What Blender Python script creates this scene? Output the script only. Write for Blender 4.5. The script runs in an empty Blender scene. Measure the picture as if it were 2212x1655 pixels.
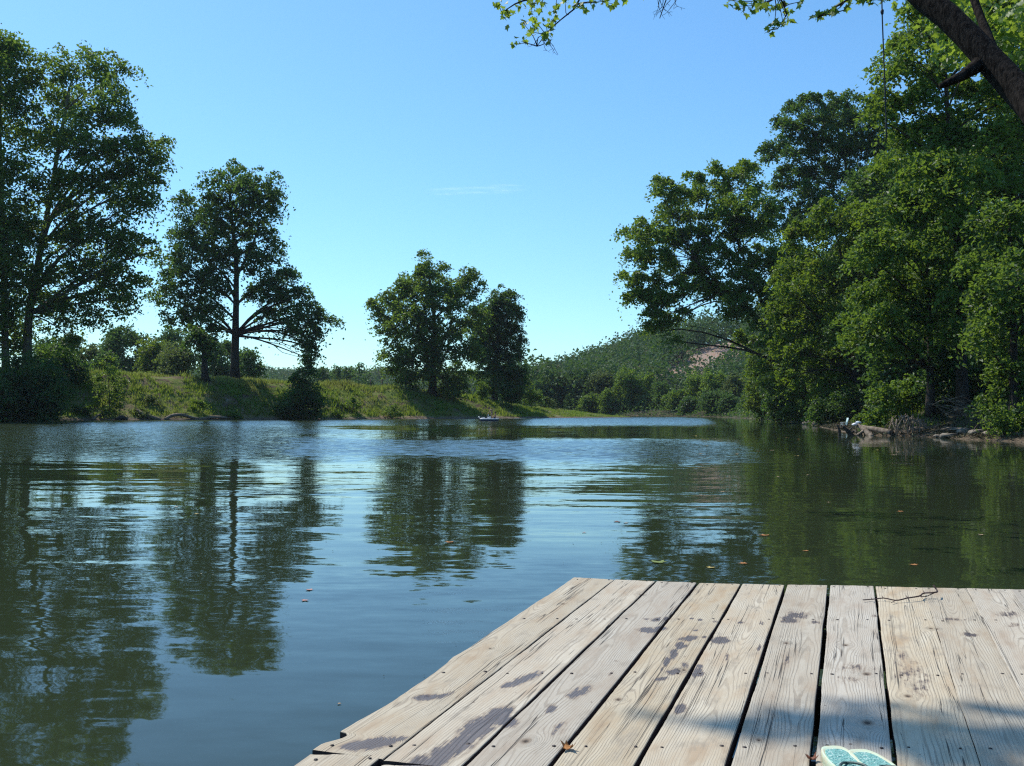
import bpy, math, random
import numpy as np
from mathutils import Vector, Matrix

random.seed(7)
RNG = np.random.default_rng(11)
PI = math.pi
sc = bpy.context.scene
COL = sc.collection

# ------------------------------------------------------------------ camera model
# Picture coordinates below are on a 2212 x 1655 grid; at()/on_plane() turn them into world points.
FPX, CX, CY = 2171.0, 1106.0, 827.5
CAM = np.array([0.0, 0.0, 1.35])
PITCH, ROLL = math.atan(58.0 / FPX), 0.0043
_R0 = np.array([1.0, 0, 0]); FWD = np.array([0, math.cos(PITCH), math.sin(PITCH)])
_U0 = np.array([0, -math.sin(PITCH), math.cos(PITCH)])
RIGHT = math.cos(ROLL) * _R0 + math.sin(ROLL) * _U0
UP = math.cos(ROLL) * _U0 - math.sin(ROLL) * _R0


def ray(px, py):
    return FWD + (px - CX) / FPX * RIGHT + (CY - py) / FPX * UP


def at(px, py, Y):
    d = ray(px, py)
    return CAM + d * (Y / d[1])


def on_plane(px, py, z):
    d = ray(px, py)
    return CAM + d * ((z - CAM[2]) / d[2])


def project(P):
    D = np.asarray(P, float) - CAM
    zc = D @ FWD
    return CX + FPX * (D @ RIGHT) / zc, CY - FPX * (D @ UP) / zc


cam_data = bpy.data.cameras.new("camera")
cam = bpy.data.objects.new("camera", cam_data)
COL.objects.link(cam)
cam_data.sensor_width = 36.0
cam_data.lens = 36.0 * FPX / 2212.0
cam_data.clip_start, cam_data.clip_end = 0.05, 20000
cam.matrix_world = Matrix(((RIGHT[0], UP[0], -FWD[0], CAM[0]), (RIGHT[1], UP[1], -FWD[1], CAM[1]),
                           (RIGHT[2], UP[2], -FWD[2], CAM[2]), (0, 0, 0, 1)))
sc.camera = cam


# ------------------------------------------------------------------ numpy helpers
def smooth(a, b, x):
    t = np.clip((np.asarray(x, float) - a) / (b - a), 0, 1)
    return t * t * (3 - 2 * t)


def _hash(ix, iy, seed):
    h = (ix.astype(np.int64) * 374761393 + iy.astype(np.int64) * 668265263 + seed * 1442695041) & 0xFFFFFFFF
    h = ((h ^ (h >> 13)) * 1274126177) & 0xFFFFFFFF
    return ((h ^ (h >> 16)) & 0xFFFFFF) / float(0xFFFFFF)


def vnoise(x, y, seed=0):
    x = np.asarray(x, float); y = np.asarray(y, float)
    x, y = np.broadcast_arrays(x, y)
    ix, iy = np.floor(x), np.floor(y)
    fx, fy = x - ix, y - iy
    fx = fx * fx * fx * (fx * (fx * 6 - 15) + 10); fy = fy * fy * fy * (fy * (fy * 6 - 15) + 10)
    a, b = _hash(ix, iy, seed), _hash(ix + 1, iy, seed)
    c, d = _hash(ix, iy + 1, seed), _hash(ix + 1, iy + 1, seed)
    return (a * (1 - fx) + b * fx) * (1 - fy) + (c * (1 - fx) + d * fx) * fy


def fbm(x, y, seed=0, oct=4):
    s, a = 0.0, 0.5
    for k in range(oct):
        s = s + a * (vnoise(np.asarray(x) * 2 ** k, np.asarray(y) * 2 ** k, seed + 17 * k) - 0.5)
        a *= 0.5
    return s


def unit(v):
    return v / np.maximum(np.linalg.norm(v, axis=-1, keepdims=True), 1e-9)


# ------------------------------------------------------------------ objects
def tag(o, label=None, cat=None, group=None, kind=None):
    if label: o["label"] = label
    if cat: o["category"] = cat
    if group: o["group"] = group
    if kind: o["kind"] = kind
    return o


def thing(name, label, cat, loc=(0, 0, 0), group=None):
    o = bpy.data.objects.new(name, None)
    o.empty_display_size = 0.2
    COL.objects.link(o)
    o.location = [float(v) for v in loc]
    return tag(o, label, cat, group)


def base_of(parent):
    p = np.zeros(3)
    while parent is not None:
        p += np.array(parent.location); parent = parent.parent
    return p


def mesh_obj(name, V, loops, sizes, mat, parent=None, attrs=None, smooth_shade=False, loc=None):
    """V world coordinates; parent/loc offsets are subtracted."""
    V = np.asarray(V, float).copy()
    org = base_of(parent)
    if loc is not None: org = org + np.asarray(loc, float)
    V = V - org
    me = bpy.data.meshes.new(name)
    me.vertices.add(len(V)); me.vertices.foreach_set("co", V.astype(np.float32).ravel())
    loops = np.asarray(loops, np.int32).ravel(); sizes = np.asarray(sizes, np.int32).ravel()
    me.loops.add(len(loops)); me.loops.foreach_set("vertex_index", loops)
    me.polygons.add(len(sizes))
    starts = np.zeros(len(sizes), np.int32); starts[1:] = np.cumsum(sizes)[:-1]
    me.polygons.foreach_set("loop_start", starts)
    me.polygons.foreach_set("use_smooth", np.full(len(sizes), smooth_shade))
    me.update(calc_edges=True)
    for k, (dom, arr) in (attrs or {}).items():
        a = me.attributes.new(k, "FLOAT", dom)
        a.data.foreach_set("value", np.asarray(arr, np.float32).ravel())
    if mat: me.materials.append(mat)
    o = bpy.data.objects.new(name, me)
    COL.objects.link(o)
    if parent: o.parent = parent
    if loc is not None: o.location = [float(v) for v in loc]
    return o


def quads_obj(name, V, nq, mat, parent=None, attrs=None, k=4, smooth_shade=False, loc=None):
    return mesh_obj(name, V, np.arange(nq * k), np.full(nq, k), mat, parent, attrs, smooth_shade, loc)


class MB:
    """collects shapes (world coordinates) for ONE mesh"""
    def __init__(s):
        s.V, s.L, s.S, s.n = [], [], [], 0

    def add(s, V, faces):
        V = np.asarray(V, float)
        s.V.append(V)
        for f in faces:
            s.L.extend([int(i) + s.n for i in f]); s.S.append(len(f))
        s.n += len(V)

    def tube(s, P, R, n=8, cap=True, rough=0.0):
        P = np.asarray(P, float); R = np.broadcast_to(np.asarray(R, float), (len(P),))
        T = np.gradient(P, axis=0); T = unit(T)
        ref = np.array([0.0, 0, 1]) if abs(T[0][2]) < 0.9 else np.array([1.0, 0, 0])
        a = np.linspace(0, 2 * PI, n, endpoint=False)
        rings = []
        u = unit(np.cross(T[0], ref))
        for i in range(len(P)):
            u = unit(u - T[i] * np.dot(u, T[i])); w = np.cross(T[i], u)
            rr = R[i] * (1 + (RNG.normal(0, rough, n) if rough else 0))
            rings.append(P[i] + (np.cos(a)[:, None] * u + np.sin(a)[:, None] * w) * (rr[:, None] if rough else rr))
        F = []
        for i in range(len(P) - 1):
            for j in range(n):
                F.append((i * n + j, i * n + (j + 1) % n, (i + 1) * n + (j + 1) % n, (i + 1) * n + j))
        if cap:
            F.append(tuple(range(n))[::-1]); F.append(tuple((len(P) - 1) * n + j for j in range(n)))
        s.add(np.concatenate(rings), F)

    def box(s, c, size, M=None):
        c = np.asarray(c, float); h = np.asarray(size, float) / 2
        v = np.array([[x, y, z] for x in (-1, 1) for y in (-1, 1) for z in (-1, 1)], float) * h
        if M is not None: v = v @ np.asarray(M, float).T
        s.add(v + c, [(0, 1, 3, 2), (4, 6, 7, 5), (0, 4, 5, 1), (2, 3, 7, 6), (0, 2, 6, 4), (1, 5, 7, 3)])

    def ball(s, c, r, nu=10, nv=7, lump=0.0, seed=0):
        r = np.broadcast_to(np.asarray(r, float), (3,))
        V, F = [], []
        for i in range(nv + 1):
            th = PI * i / nv
            for j in range(nu):
                ph = 2 * PI * j / nu
                V.append([math.sin(th) * math.cos(ph), math.sin(th) * math.sin(ph), math.cos(th)])
        V = np.array(V)
        if lump:
            d = 1 + lump * (vnoise(V[:, 0] * 1.7 + 9 + seed, V[:, 1] * 1.7 + V[:, 2] * 1.3 + 5, seed) - 0.5) * 2
            d += 0.4 * lump * (vnoise(V[:, 0] * 4 + 9 + seed, V[:, 1] * 4 + V[:, 2] * 3 + 5, seed + 3) - 0.5) * 2
            V = V * d[:, None]
        for i in range(nv):
            for j in range(nu):
                F.append((i * nu + j, (i + 1) * nu + j, (i + 1) * nu + (j + 1) % nu, i * nu + (j + 1) % nu))
        s.add(V * r + np.asarray(c, float), F)

    def build(s, name, mat, parent=None, smooth_shade=True, loc=None):
        return mesh_obj(name, np.concatenate(s.V), s.L, s.S, mat, parent, None, smooth_shade, loc)


# ------------------------------------------------------------------ materials
def new_mat(name):
    m = bpy.data.materials.new(name); m.use_nodes = True
    nt = m.node_tree; nt.nodes.clear()
    out = nt.nodes.new("ShaderNodeOutputMaterial")
    return m, nt, out


def N(nt, typ, **kw):
    n = nt.nodes.new(typ)
    for k, v in kw.items():
        if k.startswith("i_"):
            key = k[2:]
            n.inputs[int(key) if key.isdigit() else key.replace("_", " ")].default_value = v
        else: setattr(n, k, v)
    return n


def math_(nt, op, a, b=None, c=None, clamp=False):
    n = nt.nodes.new("ShaderNodeMath"); n.operation = op; n.use_clamp = clamp
    for i, x in enumerate((a, b, c)):
        if x is None: continue
        if isinstance(x, (int, float)): n.inputs[i].default_value = x
        else: nt.links.new(x, n.inputs[i])
    return n.outputs[0]


def maprange(nt, x, a, b, c=0.0, d=1.0, smoothstep=True):
    n = nt.nodes.new("ShaderNodeMapRange")
    n.interpolation_type = "SMOOTHSTEP" if smoothstep else "LINEAR"
    nt.links.new(x, n.inputs[0])
    for i, v in enumerate((a, b, c, d)): n.inputs[1 + i].default_value = v
    return n.outputs[0]


def mixc(nt, fac, a, b, mode="MIX"):
    n = nt.nodes.new("ShaderNodeMix"); n.data_type = "RGBA"; n.blend_type = mode
    for s, x in ((n.inputs[0], fac), (n.inputs[6], a), (n.inputs[7], b)):
        if isinstance(x, (int, float)): s.default_value = x
        elif isinstance(x, tuple): s.default_value = (*x, 1)
        else: nt.links.new(x, s)
    return n.outputs[2]


def noise(nt, vec, scale, detail=3.0, rough=0.55, stretch=None, dist=0.0):
    if stretch:
        mp = nt.nodes.new("ShaderNodeMapping"); nt.links.new(vec, mp.inputs[0]); mp.inputs[3].default_value = stretch
        vec = mp.outputs[0]
    n = nt.nodes.new("ShaderNodeTexNoise")
    nt.links.new(vec, n.inputs["Vector"]); n.inputs["Scale"].default_value = scale
    n.inputs["Detail"].default_value = detail; n.inputs["Roughness"].default_value = rough
    n.inputs["Distortion"].default_value = dist
    return n


def attr(nt, name):
    n = nt.nodes.new("ShaderNodeAttribute"); n.attribute_name = name
    return n.outputs["Fac"]


def ramp(nt, fac, stops):
    n = nt.nodes.new("ShaderNodeValToRGB"); nt.links.new(fac, n.inputs[0])
    el = n.color_ramp.elements
    while len(el) < len(stops): el.new(0.5)
    for e, (p, c) in zip(el, stops): e.position = p; e.color = (*c, 1)
    return n.outputs[0]


def leaf_mat(name, stops, trans=(0.12, 0.17, 0.02), tfac=0.46, rough=0.5, spec=0.35):
    m, nt, out = new_mat(name)
    stops = [(q, (c[0] * 1.12, c[1] * 1.42, c[2] * 1.2)) for q, c in stops]; trans = (trans[0] * 1.45, trans[1] * 1.75, trans[2] * 1.2)
    c = ramp(nt, attr(nt, "rnd"), stops)
    p = N(nt, "ShaderNodeBsdfPrincipled", i_Roughness=rough)
    p.inputs["Specular IOR Level"].default_value = spec
    nt.links.new(c, p.inputs["Base Color"])
    t = N(nt, "ShaderNodeBsdfTranslucent")
    nt.links.new(mixc(nt, 0.7, c, trans), t.inputs[0])
    mx = N(nt, "ShaderNodeMixShader", i_0=tfac)
    nt.links.new(p.outputs[0], mx.inputs[1]); nt.links.new(t.outputs[0], mx.inputs[2])
    nt.links.new(mx.outputs[0], out.inputs[0])
    return m


def simple_mat(name, col, rough=0.6, var=0.25, scale=8.0, spec=0.4, col2=None, metallic=0.0, stretch=None, bump=0.0):
    m, nt, out = new_mat(name)
    tc = N(nt, "ShaderNodeTexCoord").outputs["Object"]
    n = noise(nt, tc, scale, 5, 0.6, stretch)
    col2 = col2 or tuple(x * (1 - var) for x in col)
    f = maprange(nt, n.outputs[0], 0.35, 0.65)
    p = N(nt, "ShaderNodeBsdfPrincipled", i_Roughness=rough, i_Metallic=metallic)
    p.inputs["Specular IOR Level"].default_value = spec
    nt.links.new(mixc(nt, f, col, col2), p.inputs["Base Color"])
    if bump:
        b = N(nt, "ShaderNodeBump", i_Strength=1.0, i_Distance=bump)
        nt.links.new(n.outputs[0], b.inputs["Height"]); nt.links.new(b.outputs[0], p.inputs["Normal"])
    nt.links.new(p.outputs[0], out.inputs[0])
    return m


G = {}
G["syc"] = leaf_mat("sycamore_leaves", [(0, (0.020, 0.042, 0.012)), (0.35, (0.040, 0.074, 0.018)), (0.75, (0.068, 0.108, 0.024)), (1, (0.105, 0.135, 0.034))], trans=(0.17, 0.21, 0.03), tfac=0.5)
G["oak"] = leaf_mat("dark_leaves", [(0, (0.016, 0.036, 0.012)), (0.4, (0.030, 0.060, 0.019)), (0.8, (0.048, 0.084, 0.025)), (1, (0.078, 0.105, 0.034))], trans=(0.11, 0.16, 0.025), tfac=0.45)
G["bright"] = leaf_mat("bright_leaves", [(0, (0.032, 0.062, 0.012)), (0.4, (0.058, 0.098, 0.018)), (0.8, (0.092, 0.138, 0.026)), (1, (0.135, 0.160, 0.040))], trans=(0.20, 0.24, 0.03), tfac=0.42)
G["yellow"] = leaf_mat("yellowing_leaves", [(0, (0.028, 0.050, 0.010)), (0.4, (0.056, 0.082, 0.014)), (0.8, (0.100, 0.116, 0.020)), (0.97, (0.125, 0.135, 0.026)), (1, (0.20, 0.11, 0.03))], trans=(0.19, 0.22, 0.02), tfac=0.42)
G["far"] = leaf_mat("far_leaves", [(0, (0.020, 0.046, 0.014)), (0.4, (0.038, 0.078, 0.020)), (0.75, (0.064, 0.105, 0.026)), (0.95, (0.092, 0.115, 0.036)), (1, (0.105, 0.080, 0.050))], trans=(0.10, 0.14, 0.03), tfac=0.42, rough=0.6)
G["mixed"] = leaf_mat("mixed_leaves", [(0, (0.028, 0.052, 0.010)), (0.4, (0.056, 0.090, 0.016)), (0.8, (0.095, 0.130, 0.022)), (0.97, (0.130, 0.145, 0.030)), (1, (0.18, 0.12, 0.03))], trans=(0.20, 0.24, 0.02), tfac=0.45)
G["hill"] = leaf_mat("hill_leaves", [(0, (0.018, 0.040, 0.016)), (0.35, (0.034, 0.064, 0.021)), (0.7, (0.056, 0.086, 0.027)), (0.9, (0.085, 0.098, 0.038)), (1, (0.12, 0.070, 0.044))], trans=(0.08, 0.115, 0.025), tfac=0.32, rough=0.7)
G["olive"] = leaf_mat("olive_leaves", [(0, (0.040, 0.058, 0.024)), (0.5, (0.072, 0.090, 0.034)), (1, (0.115, 0.120, 0.055))], trans=(0.14, 0.15, 0.04), tfac=0.42, rough=0.6)
G["over"] = leaf_mat("overhang_leaves", [(0, (0.040, 0.070, 0.014)), (0.5, (0.075, 0.115, 0.024)), (0.9, (0.120, 0.150, 0.036)), (1, (0.18, 0.14, 0.04))], trans=(0.34, 0.38, 0.05), tfac=0.42)
M_BARK = simple_mat("bark", (0.060, 0.048, 0.038), 0.9, 0.6, 3.0, 0.15, bump=0.03, stretch=(1, 1, 0.3))
M_BARK_ROUGH = simple_mat("rough_bark", (0.036, 0.029, 0.024), 0.95, 0.7, 26.0, 0.05, col2=(0.010, 0.008, 0.007), bump=0.02, stretch=(1, 1, 0.35))
M_BARK_PALE = simple_mat("pale_bark", (0.16, 0.135, 0.105), 0.85, 0.5, 2.2, 0.2, col2=(0.07, 0.055, 0.042), bump=0.02)
M_DRIFT = simple_mat("driftwood", (0.27, 0.215, 0.16), 0.85, 0.5, 5.0, 0.2, col2=(0.12, 0.09, 0.065), stretch=(1, 1, 1), bump=0.02)
M_DRIFT_DARK = simple_mat("wet_driftwood", (0.075, 0.055, 0.04), 0.7, 0.5, 6.0, 0.3, bump=0.02)
M_ROCK = simple_mat("rock", (0.25, 0.215, 0.17), 0.85, 0.5, 3.5, 0.3, col2=(0.11, 0.09, 0.07), bump=0.04)


# ------------------------------------------------------------------ terrain
# shoreline of the river as a polygon: (x, y, bank height, kind)  kind 0 grassy left bank, 1 wooded right bank
def shore(px, py):
    p = on_plane(px, py, 0.0); return (p[0], p[1])


SH = [(-85, -45, 4.5, 0), (-80, 20, 4.5, 0), (-68, 70, 5.0, 0)]
for px, py, hb in ((-200, 911, 5.2), (0, 910.3, 5.3), (150, 908.6, 5.3), (350, 907.6, 5.2), (500, 907.0, 5.0), (700, 906.0, 4.7),
                   (850, 905.4, 4.4), (1000, 904.9, 4.0), (1100, 904.2, 3.4), (1160, 903.6, 2.6), (1230, 902.9, 1.7), (1300, 902.2, 1.1), (1372, 901.5, 0.35)):
    SH.append((*shore(px, py), hb, 0))
SH += [(15, 214, 0.6, 0), (-10, 232, 1.5, 0), (-90, 244, 3, 0), (-90, 262, 3, 2), (-40, 256, 2, 2), (0, 247, 1.5, 2), (19, 240, 1.5, 2), (26, 232, 1.4, 2),
       (35, 222, 1.4, 2), (43, 206, 1.4, 1)]
for px, py in ((1622, 904.6), (1700, 911.5), (1762, 920), (1800, 929), (1850, 939), (1905, 941.5), (1960, 942), (2030, 946), (2100, 950), (2212, 956)):
    SH.append((*shore(px, py), 1.0, 1))
SH += [(19.6, 33, 1, 1), (16, 21, 1, 1), (11.5, 12, 1, 1), (7.5, 6, 1, 1), (4.8, 2, 1, 1), (0, -2.2, 1, 1), (-20, -14, 1, 1), (-60, -45, 1, 1)]
SHP = np.array([(a, b) for a, b, _, _ in SH]); SHH = np.array([c for _, _, c, _ in SH]); SHK = np.array([float(d) for _, _, _, d in SH])


def shore_info(X, Y):
    X = np.asarray(X, float).ravel(); Y = np.asarray(Y, float).ravel()
    best = np.full(X.shape, 1e18); hb = np.zeros(X.shape); kind = np.zeros(X.shape); inside = np.zeros(X.shape, bool)
    n = len(SHP)
    for i in range(n):
        a, b = SHP[i], SHP[(i + 1) % n]
        d = b - a
        t = np.clip(((X - a[0]) * d[0] + (Y - a[1]) * d[1]) / max(d @ d, 1e-9), 0, 1)
        q = (X - a[0] - t * d[0]) ** 2 + (Y - a[1] - t * d[1]) ** 2
        m = q < best
        best[m] = q[m]
        hb[m] = (SHH[i] * (1 - t) + SHH[(i + 1) % n] * t)[m]
        kk = SHK[i] if SHK[i] == SHK[(i + 1) % n] else SHK[i]
        kind[m] = kk
        c = (a[1] > Y) != (b[1] > Y)
        xi = a[0] + (Y - a[1]) / (b[1] - a[1] if b[1] != a[1] else 1e-9) * (b[0] - a[0])
        inside ^= c & (X < xi)
    return np.sqrt(best), hb, kind, inside


HX = np.array([-400, -60, 0, 8, 34, 53, 86, 120, 154, 400.0])
HH = np.array([5, 5, 5, 6.5, 14, 23, 32, 38, 44, 60.0])


def ground(X, Y):
    shp = np.shape(X)
    X = np.asarray(X, float).ravel(); Y = np.asarray(Y, float).ravel()
    wob = fbm(X / 3.1, Y / 3.1, 3, 3) * 1.6
    d, hb, kind, inside = shore_info(X, Y)
    dd = np.maximum(d + wob * smooth(0.3, 2.5, d), 0)
    left = hb * (0.10 * smooth(0, 1.2, dd) + 0.40 * smooth(0.8, 5.5, dd) + 0.50 * smooth(3.5, 9.5, dd)) + 0.012 * np.minimum(dd, 120) * smooth(0.6, 4, hb)
    left = left + fbm(X / 2.2, Y / 2.2, 9, 4) * 0.9 * smooth(0.5, 3, dd) * smooth(0.2, 3, hb) + 0.03 * np.minimum(dd, 20) * smooth(2.5, 0.5, hb)
    right = 0.20 * np.minimum(dd, 3) + 0.55 * np.clip(dd - 3, 0, 5) + 0.28 * np.clip(dd - 8, 0, 50) + fbm(X / 1.7, Y / 1.7, 5, 4) * 0.7 * smooth(0.4, 2.5, dd)
    far = 1.4 * smooth(0, 5, dd) + fbm(X / 4, Y / 4, 5, 3) * 0.6 * smooth(0.5, 3, dd)
    h = np.where(kind < 0.5, left, np.where(kind < 1.5, right, far))
    crest = np.interp(X * 420 / np.clip(Y, 240, 600), HX, HH)
    hill = crest * smooth(236, 430, Y) * (1 + 0.25 * fbm(X / 40, Y / 40, 21, 3)) * smooth(0, 12, dd)
    hill = hill + 15 * smooth(520, 720, Y) * smooth(120, -20, X) + 12 * fbm(X / 110, Y / 110, 33, 3) * smooth(480, 650, Y)
    h = np.maximum(h, hill)
    h = np.where(inside, -np.minimum(0.5 + 0.3 * d, 2.0) * smooth(0, 1.0, d), h + 0.02)
    return h.reshape(shp)


def gz(x, y): return float(ground(np.array([x]), np.array([y]))[0])


def grid_lines(segs):
    out = []
    for a, b, st in segs: out.append(np.arange(a, b, st))
    out.append([segs[-1][1]])
    return np.concatenate(out)


GXL = grid_lines([(-700, -500, 50), (-500, -120, 14), (-120, -68, 2.2), (-68, 30, 0.7), (30, 60, 1.0), (60, 140, 5), (140, 500, 20), (500, 700, 50)])
GYL = grid_lines([(-200, -100, 50), (-100, 20, 5), (20, 90, 1.0), (90, 172, 0.7), (172, 235, 1.3), (235, 460, 5), (460, 900, 16), (900, 1000, 50)])
gx, gy = np.meshgrid(GXL, GYL)
gzv = ground(gx, gy)
nx, ny = len(GXL), len(GYL)
ii = (np.arange(ny - 1)[:, None] * nx + np.arange(nx - 1)[None, :]).ravel()
loops = np.stack([ii, ii + 1, ii + nx + 1, ii + nx], 1)
Vt = np.stack([gx.ravel(), gy.ravel(), gzv.ravel()], 1)
sd, shb, skd, sin_ = shore_info(gx, gy)
px_, py_ = project(np.where(Vt[:, 1:2] > 5, Vt, [[0, 10, 0]]))
ROCKS_PX = [(1458, 800, 24), (1480, 785, 26), (1505, 768, 30), (1535, 755, 30), (1568, 748, 34), (1440, 812, 18), (1600, 740, 32), (1500, 792, 22), (1540, 776, 24)]


def rock_field(px, py):
    r = np.zeros(np.shape(px))
    for a, b, c in ROCKS_PX:
        r = np.maximum(r, 1 - np.hypot((px - a) / 1.25, py - b) / c)
    return np.clip(r, 0, 1)


rockf = np.where(Vt[:, 1] > 236, rock_field(px_, py_), 0)
forest = np.clip(skd, 0, 1) * 1.0
beach = np.where((skd > 0.5) & (Vt[:, 1] < 92), 1.0, 0.0)

m, nt, out = new_mat("ground")
pos = N(nt, "ShaderNodeNewGeometry").outputs["Position"]
n1 = noise(nt, pos, 0.22, 5, 0.6); n2 = noise(nt, pos, 1.3, 5, 0.65); n3 = noise(nt, pos, 6.0, 3, 0.6)
gcol = ramp(nt, math_(nt, "ADD", math_(nt, "MULTIPLY", n1.outputs[0], 0.55), math_(nt, "MULTIPLY", n2.outputs[0], 0.45)),
            [(0.36, (0.110, 0.175, 0.022)), (0.47, (0.150, 0.190, 0.038)), (0.54, (0.220, 0.185, 0.080)), (0.66, (0.180, 0.125, 0.072))])
gcol = mixc(nt, maprange(nt, n3.outputs[0], 0.3, 0.7), gcol, mixc(nt, 1.0, gcol, (0.62, 0.64, 0.6), "MULTIPLY"))
sep = N(nt, "ShaderNodeSeparateXYZ"); nt.links.new(pos, sep.inputs[0])
zz = math_(nt, "ADD", sep.outputs[2], math_(nt, "MULTIPLY", math_(nt, "SUBTRACT", n2.outputs[0], 0.5), 0.7))
mud = mixc(nt, maprange(nt, n2.outputs[0], 0.4, 0.62), (0.17, 0.13, 0.088), (0.085, 0.064, 0.045))
n4 = noise(nt, pos, 1.0, 4, 0.65, (0.28, 0.28, 0.9))
gcol = mixc(nt, math_(nt, "MULTIPLY", maprange(nt, n4.outputs[0], 0.53, 0.60), maprange(nt, zz, 0.5, 1.6)), gcol, (0.105, 0.074, 0.048))
gcol = mixc(nt, maprange(nt, zz, 0.12, 0.42), mud, gcol)
litter = ramp(nt, n2.outputs[0], [(0.35, (0.030, 0.032, 0.016)), (0.52, (0.052, 0.052, 0.026)), (0.7, (0.10, 0.078, 0.048))])
litter = mixc(nt, math_(nt, "MULTIPLY", maprange(nt, zz, 0.9, 0.1), attr(nt, "beach")), litter, mixc(nt, maprange(nt, n3.outputs[0], 0.4, 0.6), (0.150, 0.112, 0.074), (0.062, 0.047, 0.033)))
gcol = mixc(nt, attr(nt, "forest"), gcol, litter)
rk = mixc(nt, maprange(nt, n2.outputs[0], 0.42, 0.6), (0.36, 0.29, 0.25), (0.33, 0.185, 0.115))
rk = mixc(nt, maprange(nt, n3.outputs[0], 0.5, 0.68), rk, (0.10, 0.085, 0.06))
gcol = mixc(nt, maprange(nt, math_(nt, "ADD", attr(nt, "rock"), math_(nt, "MULTIPLY", math_(nt, "SUBTRACT", n1.outputs[0], 0.5), 1.2)), 0.05, 0.35), gcol, rk)
p = N(nt, "ShaderNodeBsdfPrincipled", i_Roughness=0.95); p.inputs["Specular IOR Level"].default_value = 0.15
nt.links.new(gcol, p.inputs["Base Color"])
bp = N(nt, "ShaderNodeBump", i_Strength=1.0, i_Distance=0.25); nt.links.new(n2.outputs[0], bp.inputs["Height"]); nt.links.new(bp.outputs[0], p.inputs["Normal"])
nt.links.new(p.outputs[0], out.inputs[0])
tag(mesh_obj("terrain", Vt, loops, np.full(len(loops), 4), m, None, {"beach": ("POINT", beach), "forest": ("POINT", forest), "rock": ("POINT", rockf)}, True), kind="structure")

# ------------------------------------------------------------------ water
m, nt, out = new_mat("river_water")
pos = N(nt, "ShaderNodeNewGeometry").outputs["Position"]
sep = N(nt, "ShaderNodeSeparateXYZ"); nt.links.new(pos, sep.inputs[0])
wx, wy = sep.outputs[0], sep.outputs[1]
low = noise(nt, pos, 1.0, 3, 0.6, (0.035, 0.05, 1))
lowv = math_(nt, "SUBTRACT", low.outputs[0], 0.5)
yy = math_(nt, "ADD", wy, math_(nt, "MULTIPLY", lowv, 26.0))
# wind patches, in world metres along and across the river
band1 = math_(nt, "MULTIPLY", maprange(nt, yy, 22, 34), maprange(nt, yy, 52, 37))
band2 = maprange(nt, yy, 70, 114)
leftm = math_(nt, "MULTIPLY", maprange(nt, math_(nt, "ADD", math_(nt, "ADD", wx, math_(nt, "MULTIPLY", lowv, 30.0)), math_(nt, "MULTIPLY", wy, 0.15)), 3.0, -8.0), maprange(nt, yy, 24, 33))
ruf = math_(nt, "MAXIMUM", math_(nt, "MAXIMUM", band1, band2), leftm)
calm = maprange(nt, math_(nt, "SUBTRACT", wx, math_(nt, "MULTIPLY", wy, 0.19)), 3.5, -1.5)
ruf = math_(nt, "MULTIPLY", ruf, calm)
calm_soft = math_(nt, "ADD", math_(nt, "MULTIPLY", calm, 0.58), 0.42)


def slope_noise(scale, stretch, detail=2.0):
    n = noise(nt, pos, scale, detail, 0.5, stretch)
    s = N(nt, "ShaderNodeSeparateColor"); nt.links.new(n.outputs["Color"], s.inputs[0])
    return math_(nt, "SUBTRACT", s.outputs[0], 0.5), math_(nt, "SUBTRACT", s.outputs[1], 0.5)


swx, swy = slope_noise(1.0, (0.34, 1.9, 1), 1.5)
rpx, rpy = slope_noise(1.0, (0.8, 4.2, 1), 2.0)
fnx, fny = slope_noise(1.0, (5.0, 11.0, 1), 2.0)
rfx, rfy = slope_noise(1.0, (2.2, 5.5, 1), 3.0)
patch = noise(nt, pos, 1.0, 2, 0.5, (0.10, 0.22, 1))
pf = maprange(nt, patch.outputs[0], 0.38, 0.62, 0.35, 1.25)
swell_amp = math_(nt, "MULTIPLY", math_(nt, "MULTIPLY", math_(nt, "MULTIPLY", maprange(nt, wy, 5.0, 14.0, 0.05, 0.105), maprange(nt, wy, 16.0, 34.0, 1.0, 0.4)), pf), calm_soft)
rip_amp = math_(nt, "MULTIPLY", math_(nt, "MULTIPLY", pf, 0.070), calm_soft)
fine_amp = math_(nt, "MULTIPLY", pf, 0.048)
ruf_amp = math_(nt, "MULTIPLY", ruf, 0.54)


def total(a, b, c, d, k):
    t = math_(nt, "MULTIPLY", a, math_(nt, "MULTIPLY", swell_amp, k))
    t = math_(nt, "ADD", t, math_(nt, "MULTIPLY", b, rip_amp))
    t = math_(nt, "ADD", t, math_(nt, "MULTIPLY", c, fine_amp))
    return math_(nt, "ADD", t, math_(nt, "MULTIPLY", d, ruf_amp))


tx = total(swx, rpx, fnx, rfx, 0.25)
ty = total(swy, rpy, fny, rfy, 1.0)
ty = math_(nt, "SUBTRACT", ty, math_(nt, "MULTIPLY", ruf, 0.085))      # wind waves lean down the river
cmb = N(nt, "ShaderNodeCombineXYZ", i_2=1.0); nt.links.new(tx, cmb.inputs[0]); nt.links.new(ty, cmb.inputs[1])
nrm = N(nt, "ShaderNodeVectorMath", operation="NORMALIZE"); nt.links.new(cmb.outputs[0], nrm.inputs[0])
p = N(nt, "ShaderNodeBsdfPrincipled", i_Roughness=0.03, i_IOR=1.333)
wc = mixc(nt, maprange(nt, low.outputs[0], 0.4, 0.6), (0.026, 0.036, 0.017), (0.032, 0.042, 0.021))
nt.links.new(wc, p.inputs["Base Color"]); nt.links.new(nrm.outputs[0], p.inputs["Normal"])
nt.links.new(p.outputs[0], out.inputs[0])
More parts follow.
